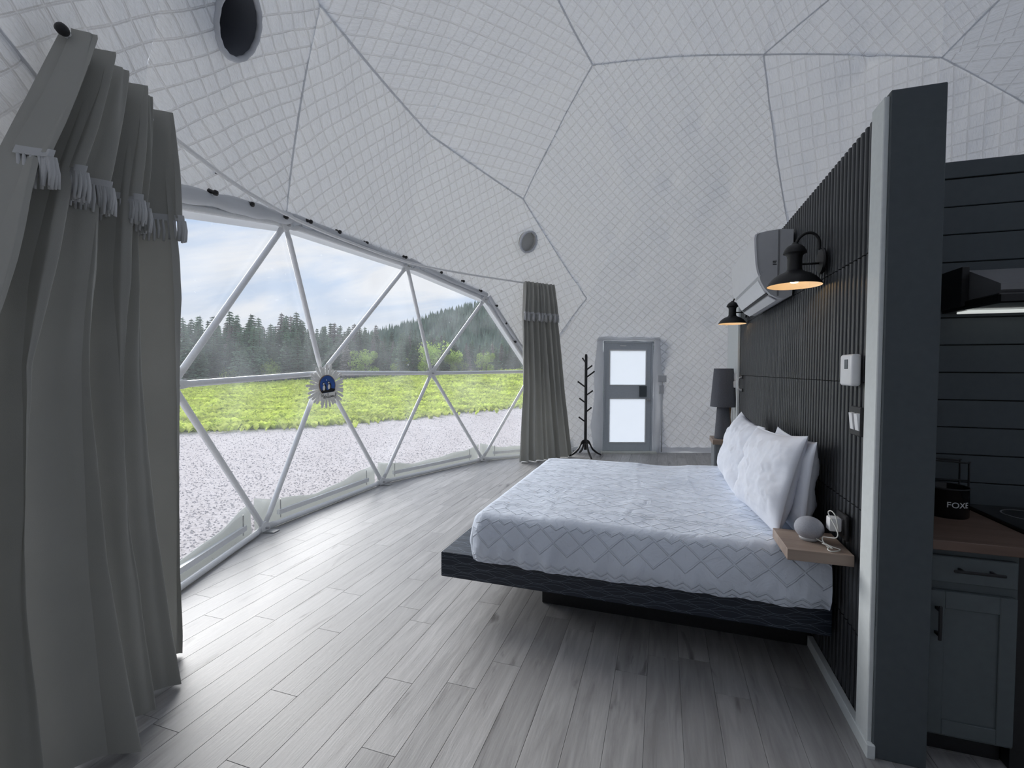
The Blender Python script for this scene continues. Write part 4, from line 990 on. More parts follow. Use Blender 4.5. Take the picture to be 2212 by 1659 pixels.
# ------------------------------------------------------------------ air conditioner
def build_ac():
    t = thing('air_conditioner', 'white split air conditioner on the black slat wall', 'air conditioner', (0.70, 3.90, 1.97))
    Y0, Y1 = 3.38, 4.42
    prof = [(0.782, 2.405), (0.70, 2.412), (0.63, 2.405), (0.58, 2.395), (0.566, 2.385), (0.562, 2.36), (0.566, 2.28), (0.572, 2.20), (0.582, 2.142), (0.592, 2.118)]
    under = [(0.592, 2.118), (0.60, 2.085), (0.625, 2.035), (0.66, 1.995), (0.70, 1.972), (0.742, 1.968), (0.782, 1.985)]
    full = prof+under[1:]
    fn = lambda u, v, y: (u, y, v)
    MB().extrude(full, fn, Y0+0.006, Y1-0.006).build('body', 'ac_grey', t, smooth=True, angle=25)
    # front panel wrapping the face
    fp = [(p[0]-0.006, p[1]) for p in prof[3:]]+[(p[0]+0.006, p[1]) for p in prof[3:][::-1]]
    MB().extrude(fp, fn, Y0, Y1).build('front_panel', 'white_plastic', t, smooth=True, angle=25)
    # louvre blades under the outlet
    for (a, b) in (((0.596, 2.098), (0.640, 2.014)), ((0.655, 1.994), (0.700, 1.966))):
        dx, dz = b[0]-a[0], b[1]-a[1]; L = math.hypot(dx, dz); nx, nz_ = dz/L*0.007, -dx/L*0.007
        MB().extrude([(a[0]+nx, a[1]+nz_), (b[0]+nx, b[1]+nz_), (b[0], b[1]), (a[0], a[1])], fn, Y0+0.05, Y1-0.05).build('louvre', 'white_plastic', t)
    MB().extrude([(0.640, 2.012), (0.652, 1.998), (0.655, 2.004), (0.643, 2.018)], fn, Y0+0.05, Y1-0.05).build('slot', 'black_metal', t)
    # small printed mark on the end cap
    m = MB()
    for k, z in enumerate((2.205, 2.195, 2.185)): m.box(0.668, 0.690 if k != 1 else 0.686, Y0+0.0045, Y0+0.006, z, z+0.005)
    m.build('printed_mark', 'black_metal', t)
    MB().tube([(0.61, Y0+0.006, 2.15), (0.61, Y0+0.002, 2.15)], 0.010, 14).build('cap_screw', 'ac_grey', t)
    MB().box(0.695, 0.705, Y0+0.003, Y0+0.007, 1.985, 2.405).build('end_seam', 'hood_grey', t)
build_ac()
# ------------------------------------------------------------------ barn wall lamps
def build_lamp(label, y, z, power):
    t = thing('wall_lamp', label, 'lamp', (0.78, y, z+0.06), 'black barn lamps on the slat wall')
    cx = 0.655; c = Vector((cx, y, z))
    MB().lathe([(0.0, 0.0), (0.066, 0.0), (0.068, 0.006), (0.062, 0.014), (0.03, 0.018), (0.0, 0.018)], (0.783, y, z+0.105), 28, axis=(-1, 0, 0), closed=True).build('back_plate', 'black_metal', t, smooth=True, angle=40)
    MB().tube(bez([(0.768, y, z+0.165), (0.765, y, z+0.215), (0.74, y, z+0.25), (0.705, y, z+0.255), (0.672, y, z+0.23), (0.658, y, z+0.195)], 6), 0.0075, 10).build('gooseneck', 'black_metal', t, smooth=True)
    MB().tube([(0.768, y, z+0.095), (0.68, y, z+0.095)], 0.0055, 8).build('stay', 'black_metal', t, smooth=True)
    MB().lathe([(0.0, 0.212), (0.012, 0.210), (0.018, 0.200), (0.032, 0.193), (0.045, 0.180), (0.054, 0.162), (0.055, 0.153), (0.046, 0.150), (0.037, 0.140), (0.034, 0.125), (0.034, 0.075), (0.038, 0.062), (0.052, 0.053), (0.078, 0.042), (0.102, 0.024), (0.119, 0.003), (0.128, -0.012), (0.130, -0.017), (0.127, -0.017)], c, 36, closed=True).build('shade', 'black_metal', t, smooth=True, angle=35)
    MB().lathe([(0.127, -0.017), (0.124, -0.010), (0.115, 0.003), (0.098, 0.022), (0.075, 0.038), (0.05, 0.049), (0.0, 0.052)], c, 36, closed=True).build('shade_lining', 'shade_white', t, smooth=True)
    b = MB().lathe([(0.0, -0.004), (0.014, -0.001), (0.025, 0.008), (0.029, 0.020), (0.026, 0.034), (0.016, 0.046), (0.0, 0.05)], c, 20, closed=True).build('bulb', 'bulb', t, smooth=True)
build_lamp('black barn lamp with lit bulb in front of the air conditioner', 2.80, 1.966, 1)
build_lamp('smaller-looking black barn lamp at the far end, below the air conditioner', 5.09, 1.985, 1)
# ------------------------------------------------------------------ far bedside: stand and table lamp
def build_far_side():
    s = MB().box(0.545, 0.795, 5.60, 5.98, 0.675, 0.725, 0.002).build('floating_shelf', 'shelf_wood', None, (0.67, 5.8, 0.675)); tag(s, 'brown wood shelf under the grey table lamp', 'shelf')
    t = thing('bedside_cabinet', 'grey bedside cabinet under the far wood shelf', 'cabinet', (0.68, 5.8, 0))
    MB().box(0.57, 0.795, 5.63, 5.95, 0.0, 0.674, 0.004).build('carcass', 'stand_grey', t)
    MB().box(0.562, 0.572, 5.64, 5.94, 0.03, 0.655, 0.003).build('door', 'stand_grey', t)
    t = thing('table_lamp', 'tall grey linen table lamp with tapered shade', 'lamp', (0.665, 5.78, 0.725))
    c = (0.665, 5.78, 0.725)
    MB().lathe([(0.0, 0.0), (0.088, 0.0), (0.09, 0.006), (0.086, 0.03), (0.064, 0.38), (0.06, 0.385), (0.0, 0.385)], c, 32, closed=True).build('base', 'grey_linen', t, smooth=True, angle=40)
    MB().lathe([(0.136, 0.365), (0.138, 0.365), (0.104, 0.80), (0.102, 0.80), (0.136, 0.367)], c, 36, closed=True).build('shade', 'grey_linen', t, smooth=True, angle=40)
    MB().lathe([(0.0, 0.385), (0.012, 0.385), (0.012, 0.55), (0.0, 0.55)], c, 12, closed=True).build('stem', 'metal', t)
    MB().lathe([(0.0, 0.786), (0.102, 0.786), (0.102, 0.79), (0.0, 0.79)], c, 30, closed=True).build('shade_top', 'grey_linen', t)
build_far_side()
# ------------------------------------------------------------------ coat stand
def build_rack():
    c = Vector((-1.258, 8.01, 0)); t = thing('coat_stand', 'black coat stand with slanting pegs beside the door', 'coat stand', c)
    MB().tube([c+Vector((0, 0, 0.12)), c+Vector((0, 0, 1.74)), c+Vector((0, 0, 1.775))], [0.026, 0.024, 0.018], 16).build('pole', 'black_paint', t, smooth=True, angle=50)
    cr = Vector((0.951, 0.309, 0)); cf = Vector((-0.309, 0.951, 0))
    for z, sx, sd, L in ((1.62, -0.35, 0.9, .12), (1.50, 0.9, -.5, .11), (1.37, 1, .1, .15), (1.20, -1, .1, .14), (1.06, 1, -.2, .12), (0.93, -1, .3, .11), (0.77, 0.9, .3, .11), (0.60, -1, -.1, .12)):
        d = (cr*sx+cf*sd).normalized(); p = c+Vector((0, 0, z))
        MB().tube([p, p+d*L*0.85+Vector((0, 0, L*0.62)), p+d*L+Vector((0, 0, L*0.74))], [0.013, 0.013, 0.015], 10).build('peg', 'black_paint', t, smooth=True, angle=50)
    for k in range(4):
        a = math.radians(30+90*k); d = Vector((math.cos(a), math.sin(a), 0)); s = Vector((-d.y, d.x, 0)); prof = bez([c+d*0.0+Vector((0, 0, 0.27)), c+d*0.07+Vector((0, 0, 0.24)), c+d*0.13+Vector((0, 0, 0.13)), c+d*0.22+Vector((0, 0, 0.055)), c+d*0.29+Vector((0, 0, 0.02))], 5)
        V = []; n = len(prof)
        for i, p in enumerate(prof):
            hgt = 0.05*(1-i/n)+0.020
            for sx in (-0.011, 0.011): V += [p+s*sx+Vector((0, 0, hgt*0.5)), p+s*sx-Vector((0, 0, min(hgt*0.5, p.z)))]
        F = []
        for i in range(n-1):
            a0, b0 = i*4, (i+1)*4; F += [(a0, a0+1, b0+1, b0), (a0+2, b0+2, b0+3, a0+3), (a0, b0, b0+2, a0+2), (a0+1, a0+3, b0+3, b0+1)]
        F += [(0, 2, 3, 1), ((n-1)*4, (n-1)*4+1, (n-1)*4+3, (n-1)*4+2)]
        MB().add(V, F).build('leg', 'black_paint', t)
build_rack()
# ------------------------------------------------------------------ the far door
def build_door():
    w = bpy.data.objects.new('door_1', None); link(w, 'door_1', None, DM.copy()); tag(w, 'grey framed door with two bright frosted panes', kind='structure')
    def P(u, z, n): return DM+DU*u+DN*n+Vector((0, 0, z))
    def bar(name, u0, u1, z0, z1, n0, n1, mat, parent=w):
        V = [P(u, z, n) for n in (n0, n1) for u, z in ((u0, z0), (u1, z0), (u1, z1), (u0, z1))]
        return MB().add(V, [(0, 1, 2, 3), (4, 5, 6, 7), (0, 1, 5, 4), (1, 2, 6, 5), (2, 3, 7, 6), (3, 0, 4, 7)]).build(name, mat, parent)
    H = 2.03
    for u0, u1, z0, z1 in ((-0.455, -0.42, 0.0, H), (0.42, 0.455, 0.0, H), (-0.455, 0.455, H-0.035, H)): bar('frame', u0, u1, z0, z1, -0.06, 0.03, 'door_alu')
    for u0, u1, z0, z1 in ((-0.418, -0.335, 0.03, 1.99), (0.325, 0.418, 0.03, 1.99), (-0.335, 0.325, 0.03, 0.185), (-0.335, 0.325, 0.985, 1.235), (-0.335, 0.325, 1.865, 1.99)): bar('leaf_rail', u0, u1, z0, z1, -0.045, 0.012, 'door_alu')
    for z0, z1 in ((0.185, 0.985), (1.235, 1.865)):
        p = bar('pane', -0.335, 0.325, z0, z1, -0.022, -0.018, 'frosted')
        for u0, u1, a, b in ((-0.345, -0.33, z0-0.01, z1+0.01), (0.32, 0.335, z0-0.01, z1+0.01), (-0.345, 0.335, z0-0.01, z0+0.005), (-0.345, 0.335, z1-0.005, z1+0.01)): bar('bead', u0, u1, a, b, 0.005, 0.02, 'print_white', p)
    bar('lock_box', 0.21, 0.335, 1.02, 1.215, 0.012, 0.05, 'wall_grey')
    MB().lathe([(0.0, 0.0), (0.030, 0.0), (0.030, 0.01), (0.012, 0.014), (0.012, 0.04), (0.028, 0.05), (0.030, 0.07), (0.0, 0.075)], P(0.37, 0.97, 0.012), 20, axis=DN, closed=True).build('knob', 'metal', w, smooth=True, angle=40)
    bar('closer', -0.15, -0.04, 1.935, 1.955, 0.012, 0.03, 'print_white')
    bar('sill', -0.50, 0.50, 0.0, 0.028, -0.06, 0.16, 'sill')
    # cloth reveal from the frame out to the lining
    for side in (-1, 1):
        Pn = []
        for i in range(26):
            z = 2.08*i/25; row = []
            for k, (du, n_) in enumerate(((0.455, 0.03), (0.475, 0.045+0.012*math.sin(9*z+side)), (0.525, 0.05+0.018*fbm(z*3, side*2.0)), (0.585, 0.03+0.02*fbm(z*4, side*5.0)), (0.66, -0.10))): row.append(P(side*(du+0.008*math.sin(7*z+k)), z, n_))
            Pn.append(row)
        MB().grid(np.array(Pn)).build('cloth_reveal', 'lining_plain', w, smooth=True)
    Pn = []
    for i in range(26):
        u = -0.56+1.12*i/25; Pn.append([P(u, z+0.008*math.sin(13*u), n_+0.008*math.sin(9*u)) for z, n_ in ((2.025, 0.03), (2.05, 0.055), (2.09, 0.05), (2.16, -0.10))])
    MB().grid(np.array(Pn)).build('cloth_reveal', 'lining_plain', w, smooth=True)
    # surface box and conduit beside the door
    t = thing('junction_box', 'small white electrical boxes with conduit right beside the far door', 'electrical box', P(0.62, 0, 0.1))
    for z0, z1, u0, u1 in ((1.29, 1.41, 0.545, 0.68), (1.08, 1.23, 0.56, 0.635)):
        V = [P(u, z, n_) for n_ in (0.03, 0.085) for u, z in ((u0, z0), (u1, z0), (u1, z1), (u0, z1))]
        MB().add(V, [(0, 1, 2, 3), (4, 5, 6, 7), (0, 1, 5, 4), (1, 2, 6, 5), (2, 3, 7, 6), (3, 0, 4, 7)]).build('box', 'ac_grey', t)
    MB().tube([P(0.61, 0.02, 0.07), P(0.61, 1.10, 0.07)], 0.010, 8).build('conduit', 'ac_grey', t, smooth=True)
    MB().tube([P(0.61, 1.22, 0.07), P(0.61, 1.30, 0.07)], 0.010, 8).build('conduit', 'ac_grey', t, smooth=True)
build_door()
# ------------------------------------------------------------------ sun-shaped welcome sign with two painted sea birds
def build_sign():
    c = Vector((-3.405, 4.075, 1.31)); n = Vector((0.96, -0.28, 0.0)).normalized(); u = Vector((-n.y, n.x, 0)); 
    u = -u if u.dot(Vector((0.951, 0.309, 0))) < 0 else u
    t = thing('welcome_sign', 'sun-shaped white stick sign with two painted birds hanging on the window struts', 'sign', c)
    Z = Vector((0, 0, 1)); rnd = random.Random(4); TI = math.radians(4)
    def P(a, b, h): 
        a, b = a*math.cos(TI)-b*math.sin(TI), a*math.sin(TI)+b*math.cos(TI)
        return c+u*a+Z*b+n*h
    def stick(q, r0, r1, w, h):
        d = (math.cos(q), math.sin(q)); s = (-d[1], d[0]); V = []
        outl = [(r0, -w), (r1-w, -w), (r1-0.3*w, -0.6*w), (r1, 0), (r1-0.3*w, 0.6*w), (r1-w, w), (r0, w)]
        for hh in (h, h+0.004): V += [P(d[0]*a+s[0]*b, d[1]*a+s[1]*b, hh) for a, b in outl]
        k = len(outl); MB().add(V, [tuple(range(k)), tuple(range(2*k-1, k-1, -1))]+[(i, (i+1) % k, k+(i+1) % k, k+i) for i in range(k)]).build('stick', 'stick_white', t)
    for k in range(34): stick(2*math.pi*(k+rnd.uniform(-.25, .25))/34, 0.05, rnd.uniform(0.20, 0.25), 0.0135, 0.004+0.005*(k % 3))
    def plate(poly, h0, h1, mat, name, parent=t, label=None):
        k = len(poly); V = [P(a, b, h0) for a, b in poly]+[P(a, b, h1) for a, b in poly]
        return MB().add(V, [tuple(range(k)), tuple(range(2*k-1, k-1, -1))]+[(i, (i+1) % k, k+(i+1) % k, k+i) for i in range(k)]).build(name, mat, parent, label=label)
    def ell(cx, cy, ra, rb, rot=0, m=20): return [(cx+ra*math.cos(q)*math.cos(rot)-rb*math.sin(q)*math.sin(rot), cy+ra*math.cos(q)*math.sin(rot)+rb*math.sin(q)*math.cos(rot)) for q in [2*math.pi*i/m for i in range(m)]]
    plate(ell(0, 0.02, 0.096, 0.108, m=36), 0.016, 0.026, 'rim_wood', 'disc_rim')
    d = plate(ell(0, 0.02, 0.089, 0.101, m=36), 0.026, 0.0275, 'painting_blue', 'painted_disc')
    plate([(-0.085, -0.035), (-0.05, -0.022), (0.0, -0.032), (0.05, -0.018), (0.09, -0.028), (0.075, -0.055), (-0.07, -0.058)], 0.0275, 0.0282, 'painting_black', 'painted_rock', d)
    plate(ell(-0.01, 0.075, 0.006, 0.006, m=10), 0.0275, 0.0282, 'painting_white', 'painted_star', d)
    for bx, by in ((-0.042, 0.0), (0.018, 0.008)):
        plate(ell(bx+0.006, by-0.002, 0.019, 0.036, -0.15), 0.0275, 0.0284, 'painting_black', 'bird_back', d)
        plate(ell(bx-0.004, by-0.006, 0.0145, 0.028, -0.12), 0.0284, 0.0290, 'painting_white', 'bird_breast', d)
        plate(ell(bx-0.004, by+0.040, 0.014, 0.014), 0.0284, 0.0290, 'painting_black', 'bird_head', d)
        plate(ell(bx-0.003, by+0.037, 0.0075, 0.009), 0.0290, 0.0295, 'painting_white', 'bird_cheek', d)
        plate([(bx-0.014, by+0.041), (bx-0.026, by+0.034), (bx-0.014, by+0.031)], 0.0284, 0.0292, 'rim_wood', 'bird_beak', d)
        plate([(bx+0.014, by-0.01), (bx+0.034, by-0.034), (bx+0.018, by-0.03)], 0.0280, 0.0286, 'painting_black', 'bird_tail', d)
    b = plate([(-0.102, -0.140), (0.098, -0.130), (0.098, -0.055), (-0.102, -0.065)], 0.026, 0.034, 'stick_white', 'name_board')
    # the word Welcome, written as one pen stroke
    W = [(-.084, -.070), (-.078, -.064), (-.072, -.072), (-.078, -.080), (-.068, -.076), (-.058, -.064), (-.055, -.098), (-.046, -.075), (-.041, -.099), (-.030, -.066)]
    rest = [(-.030, -.092), (-.022, -.086), (-.022, -.080), (-.028, -.084), (-.024, -.096), (-.012, -.088), (-.006, -.062), (-.009, -.062), (-.009, -.094), (.000, -.092), (.009, -.080), (.002, -.086), (.005, -.096), (.015, -.090), (.020, -.080), (.015, -.088), (.019, -.094), (.025, -.086), (.022, -.080), (.028, -.083), (.031, -.094), (.034, -.082), (.039, -.082), (.040, -.094), (.044, -.081), (.049, -.083), (.050, -.093), (.058, -.087), (.063, -.081), (.058, -.081), (.058, -.092), (.068, -.091), (.078, -.078), (.083, -.066), (.076, -.062), (.074, -.075), (.080, -.095), (.070, -.104), (.060, -.100)]
    for seg in (W, rest):
        pts = bez([P(a*1.08, b_*1.35+0.014, 0.0345) for a, b_ in seg], 4)
        MB().tube(pts, 0.0019, 5).build('lettering', 'painting_black', b, smooth=True)
    MB().tube([c+Z*0.19+n*0.003, c+Z*0.20-n*0.03], 0.003, 6).build('hanger', 'metal', t)
build_sign()
# ------------------------------------------------------------------ kitchen corner behind the partition's end
def build_kitchen():
    KY = 2.76
    w = MB().box(0.95, 2.6, KY+0.012, KY+0.10, 0.0, 2.495).build('wall_back', 'slat_backing', None, (1.7, KY, 0)); tag(w, 'dark grey shiplap kitchen wall', kind='structure')
    z = 2.413; tops = [(2.415, 2.497)]
    while z > 0.95: tops.append((z-0.131, z)); z -= 0.131
    for a, b in tops: MB().box(0.952, 2.6, KY, KY+0.016, a+0.002, b-0.002, 0.003).build('board', 'wall_grey', w)
    c = MB().box(0.952, 0.966, 2.12, KY, 0.0, 2.48).build('wall_side', 'wall_grey', None, (0.96, 2.4, 0)); tag(c, 'dark grey kitchen side of the partition', kind='structure')
    # worktop and base cabinet
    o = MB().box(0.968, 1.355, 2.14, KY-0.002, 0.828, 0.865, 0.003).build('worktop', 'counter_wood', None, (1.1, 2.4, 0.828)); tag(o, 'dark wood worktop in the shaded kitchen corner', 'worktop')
    t = thing('base_cabinet', 'grey kitchen base cabinet with drawer and shaker door', 'cabinet', (1.1, 2.4, 0))
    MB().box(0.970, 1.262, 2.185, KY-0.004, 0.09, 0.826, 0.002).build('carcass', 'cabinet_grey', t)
    MB().box(0.975, 1.255, 2.24, KY-0.01, 0.0, 0.09).build('plinth', 'black_paint', t)
    MB().box(1.263, 1.355, 2.20, KY-0.01, 0.0, 0.826).build('filler', 'black_paint', t)
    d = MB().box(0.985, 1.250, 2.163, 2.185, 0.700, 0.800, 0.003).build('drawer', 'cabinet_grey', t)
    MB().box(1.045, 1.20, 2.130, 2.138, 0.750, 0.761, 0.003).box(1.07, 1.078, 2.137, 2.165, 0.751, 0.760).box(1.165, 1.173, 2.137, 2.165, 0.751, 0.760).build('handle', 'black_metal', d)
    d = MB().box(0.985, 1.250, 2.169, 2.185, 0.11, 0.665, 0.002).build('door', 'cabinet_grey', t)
    for b in ((0.985, 1.035, 0.11, 0.665), (1.20, 1.25, 0.11, 0.665), (1.035, 1.20, 0.11, 0.165), (1.035, 1.20, 0.60, 0.665)): MB().box(b[0], b[1], 2.161, 2.171, b[2], b[3], 0.002).build('stile', 'cabinet_grey', d)
    MB().box(1.002, 1.014, 2.128, 2.136, 0.485, 0.618, 0.003).box(1.003, 1.013, 2.135, 2.165, 0.50, 0.51).box(1.003, 1.013, 2.135, 2.165, 0.595, 0.605).build('handle', 'black_metal', d)
    # range
    t = thing('kitchen_range', 'black range with glass cooktop at the edge of the frame', 'stove', (1.68, 2.4, 0))
    MB().box(1.362, 1.98, 2.17, KY-0.01, 0.02, 0.85, 0.004).build('body', 'black_paint', t)
    MB().box(1.36, 1.982, 2.15, KY-0.03, 0.85, 0.878, 0.004).build('cooktop', 'black_gloss', t)
    for x, y in ((1.52, 2.30), (1.52, 2.58), (1.82, 2.30), (1.82, 2.58)): MB().lathe([(0.085, 0.0), (0.088, 0.0015), (0.091, 0.0)], (x, y, 0.8785), 32, closed=True).build('burner_ring', 'hood_grey', t, smooth=True)
    MB().box(1.39, 1.95, 2.145, 2.17, 0.22, 0.70, 0.006).build('oven_door', 'black_gloss', t)
    MB().tube([(1.42, 2.125, 0.74), (1.92, 2.125, 0.74)], 0.011, 10).build('oven_handle', 'metal', t, smooth=True)
    # wire rack standing behind
    t = thing('wire_rack', 'thin black wire rack standing on the worktop behind the mug', 'rack', (1.2, 2.70, 0.865))
    for y in (2.66, 2.73): MB().tube(bez([(1.19, y, 0.87), (1.185, y, 1.07), (1.195, y, 1.085), (1.335, y, 1.08), (1.345, y, 1.07), (1.345, y, 0.87)], 4), 0.004, 8).build('hoop', 'black_metal', t, smooth=True)
    for z in (0.93, 1.0): MB().tube([(1.19, 2.66, z), (1.345, 2.66, z)], 0.003, 8).build('crossbar', 'black_metal', t, smooth=True)
    # mug with lettering
    c = Vector((1.205, 2.54, 0.865)); t = thing('mug', 'black tin mug with pale capital letters on the worktop', 'mug', c); R = 0.078
    MB().lathe([(0.0, 0.0), (R-0.003, 0.0), (R, 0.004), (R, 0.125), (R+0.002, 0.128), (R-0.002, 0.129), (R-0.004, 0.125), (R-0.004, 0.008), (0.0, 0.008)], c, 36, closed=True).build('cup', 'black_gloss', t, smooth=True, angle=40)
    MB().lathe([(R+0.001, 0.124), (R+0.003, 0.127), (R, 0.131), (R-0.003, 0.127)], c, 36, closed=True).build('rim', 'black_metal', t, smooth=True)
    fc = bpy.data.curves.new('letters', 'FONT'); fc.body = 'FOXE'; fc.size = 0.034; fc.extrude = 0.0006; fc.align_x = 'CENTER'
    fo = bpy.data.objects.new('letters', fc); COL.objects.link(fo); bpy.context.view_layer.update()
    me = bpy.data.meshes.new_from_object(fo.evaluated_get(bpy.context.evaluated_depsgraph_get()))
    bpy.data.objects.remove(fo)
    V = []
    a0 = math.radians(-82)
    for v in me.vertices:
        q = a0+v.co.x/R; V.append((c.x+(R+0.0006+v.co.z)*math.cos(q), c.y+(R+0.0006+v.co.z)*math.sin(q), c.z+0.050+v.co.y))
    obj('lettering', V, [tuple(p.vertices) for p in me.polygons], 'print_white', t)
    # range hood
    t = thing('range_hood', 'slim range hood with lit lamp under the dark shiplap', 'range hood', (1.6, 2.6, 1.77))
    MB().extrude([(2.38, 1.83), (2.40, 1.815), (2.755, 1.80), (2.755, 1.95), (2.60, 1.95), (2.38, 1.855)], lambda u, v, x: (x, u, v), 1.285, 1.95).build('canopy', 'hood_grey', t)
    MB().box(1.27, 1.95, 2.36, 2.60, 1.775, 1.815, 0.006).build('visor', 'black_gloss', t)
    MB().box(1.255, 1.284, 2.58, 2.755, 1.79, 1.965, 0.003).build('end_plate', 'black_paint', t)
    MB().box(1.30, 1.92, 2.62, 2.70, 1.768, 1.776).build('lamp_strip', 'hood_lamp', t)
    MB().box(1.27, 1.95, 2.60, 2.755, 1.776, 1.80).build('underside', 'black_paint', t)
build_kitchen()
# ------------------------------------------------------------------ outdoors
GZ = -0.25
CF = Vector((-0.309, 0.951)); CR = Vector((0.951, 0.309))
BND = [(-40, -22), (-22, 0.5), (-16, 5.8), (-12.8, 9.0), (-10.8, 10.8), (-8.9, 14.3), (-6.4, 21.2), (-1.0, 36.0), (20, 70)]
def edge_x(y):
    ys = [b[1] for b in BND]; return float(np.interp(y, ys, [b[0] for b in BND]))
def terrain(x, y):
    d = math.hypot(x, y); f = max(-0.3, math.atan2(CR.x*x+CR.y*y, CF.x*x+CF.y*y)); fd = math.degrees(f)
    k = min(1, max(0, (d-20)/42)); k = k*k*(3-2*k); g = min(1, max(0, (math.degrees(math.atan2(CR.x*x+CR.y*y, CF.x*x+CF.y*y))+34)/34))
    return GZ+1.75*k*g+(0.06*fbm(x*0.12, y*0.12, 3.0) if d > 14 else 0)
def polar(phi, d):
    q = math.radians(phi); v = CF*math.cos(q)*d+CR*math.sin(q)*d; return v.x, v.y
def build_ground():
    V = [(-60, -40, GZ), (30, -40, GZ), (30, 70, GZ), (-60, 70, GZ)]
    n = 40; P = np.array([[(-60+90*i/n, -40+110*j/n, GZ-0.005) for j in range(n+1)] for i in range(n+1)])
    o = MB().grid(P).build('ground', 'gravel_ground', None, (-10, 10, GZ)); tag(o, 'pale pinkish gravel yard outside the window', kind='structure')
    # meadow sheet laid over it beyond the gravel's edge
    rows = []
    for j in range(120):
        y = -20+130*j/119; ex = edge_x(y)+0.35*fbm(y*0.5, 1.0)
        rows.append([(ex-s, y, terrain(ex-s, y)+(0.03 if i else -0.02)) for i, s in enumerate((0.0, 0.3, 0.8, 1.6, 3, 5, 8, 12, 17, 23, 30, 38, 47, 57, 70, 85, 110))])
    o = MB().grid(np.array(rows)).build('meadow', 'meadow_ground', None, (-30, 30, GZ), smooth=True); tag(o, 'bright green meadow ground beyond the gravel', kind='structure')
    # low leafy plants, uncountable
    rnd = np.random.default_rng(3); m = MB(); V = []; F = []
    cnt = 0
    for _ in range(60000):
        phi = rnd.uniform(-40, 8); d = 11+52*rnd.random()**1.5; x, y = polar(phi, d); e = edge_x(y)-x
        if e < 0.0 and rnd.random() > math.exp(e*4): continue
        z = terrain(x, y); s = (0.10+0.10*rnd.random())*(0.75+d/45)
        for b in range(3):
            a = rnd.uniform(0, 6.283); tx, ty = math.cos(a), math.sin(a); h = s*(0.5+0.7*rnd.random()); w = s*0.42; lean = rnd.uniform(0.15, 0.9)*s
            k = len(V); V += [(x-ty*w*.3, y+tx*w*.3, z), (x+ty*w*.3, y-tx*w*.3, z), (x+tx*lean*.6+ty*w, y+ty*lean*.6-tx*w, z+h*.75), (x+tx*lean, y+ty*lean, z+h), (x+tx*lean*.6-ty*w, y+ty*lean*.6+tx*w, z+h*.75)]
            F.append((k, k+1, k+2, k+3, k+4))
        cnt += 1
    o = obj('meadow_plants', V, F, 'meadow_leaf', None, (-15, 15, GZ)); tag(o, 'low bright green leafy plants covering the meadow', 'meadow', kind='stuff')
    # loose stones near the window
    V = []; F = []
    for _ in range(26000):
        phi = rnd.uniform(-46, 6); d = 4.2+16*rnd.random()**1.6; x, y = polar(phi, d)
        if math.hypot(x-DC.x, y-DC.y) < 6.6 or edge_x(y)-x > 0.2: continue
        s = 0.008+0.014*rnd.random()**2; a = rnd.uniform(0, 6.28); k = len(V)
        for q in range(4):
            qq = a+q*1.5708+rnd.uniform(-.3, .3); rr = s*rnd.uniform(.7, 1.2); V.append((x+rr*math.cos(qq), y+rr*math.sin(qq), GZ-0.004))
        V.append((x+s*rnd.uniform(-.3, .3), y+s*rnd.uniform(-.3, .3), GZ+s*rnd.uniform(.25, .5)))
        F += [(k+q, k+(q+1) % 4, k+4) for q in range(4)]
    o = obj('gravel_stones', V, F, 'stone', None, (-6, 6, GZ)); tag(o, 'loose pale stones scattered on the gravel', 'gravel', kind='stuff')
build_ground()
def conifer_mesh(seed, dry=0.0):
    rnd = random.Random(seed); V = []; F = []; mi = []
    m = MB().tube([(0, 0, 0), (0.02, 0, 0.5), (0, 0.01, 0.985)], [0.022, 0.015, 0.002], 6); V += m.v; F += m.f; mi += [0]*len(m.f)
    tiers = 24
    for k in range(tiers):
        z = 0.10+0.89*(k/tiers)**0.92; R = 0.155*(1-(z/1.0)**1.25)*rnd.uniform(0.75, 1.15)+0.010; nb = 9 if k < tiers-6 else 6; a0 = rnd.random()*6.28
        for b in range(nb):
            a = a0+6.283*b/nb+rnd.uniform(-.25, .25); L = R*rnd.uniform(0.7, 1.2); dr = -0.25*L+rnd.uniform(-0.01, 0.01); tx, ty = math.cos(a), math.sin(a)
            for q in range(3):          # three drooping sprays on each bough
                l0, l1 = L*(0.12+0.28*q), L*(0.48+0.28*q); w = 0.020+0.20*L*(1-q*0.25); z0 = z+dr*(q*0.35); z1 = z+dr*(q*0.35+0.5); s = rnd.choice((-1, 1))*w*0.5; kk = len(V)
                V += [(tx*l0, ty*l0, z0+0.012), (tx*l1*0.8-ty*(w+s), ty*l1*0.8+tx*(w+s), z1-0.012), (tx*l1, ty*l1, z1+0.004), (tx*l1*0.8+ty*(w-s), ty*l1*0.8-tx*(w-s), z1-0.014)]
                F += [(kk, kk+1, kk+2), (kk, kk+2, kk+3)]; mi += [1, 1]
    me = bpy.data.meshes.new('spruce_crown'); me.from_pydata(V, [], F); me.materials.append(MATS['bark']); me.materials.append(MATS['spruce_dry' if dry else 'spruce_needle']); me.polygons.foreach_set('material_index', mi); return me
def split_tree(me_all, name_parts=('trunk', 'crown')):
    out = []
    for idx, nm in enumerate(name_parts):
        vs = {}; V = []; F = []
        for p in me_all.polygons:
            if p.material_index != idx: continue
            f = []
            for v in p.vertices:
                if v not in vs: vs[v] = len(V); V.append(tuple(me_all.vertices[v].co))
                f.append(vs[v])
            F.append(f)
        me = bpy.data.meshes.new(nm); me.from_pydata(V, [], F); me.materials.append(me_all.materials[idx]); out.append(me)
    return out
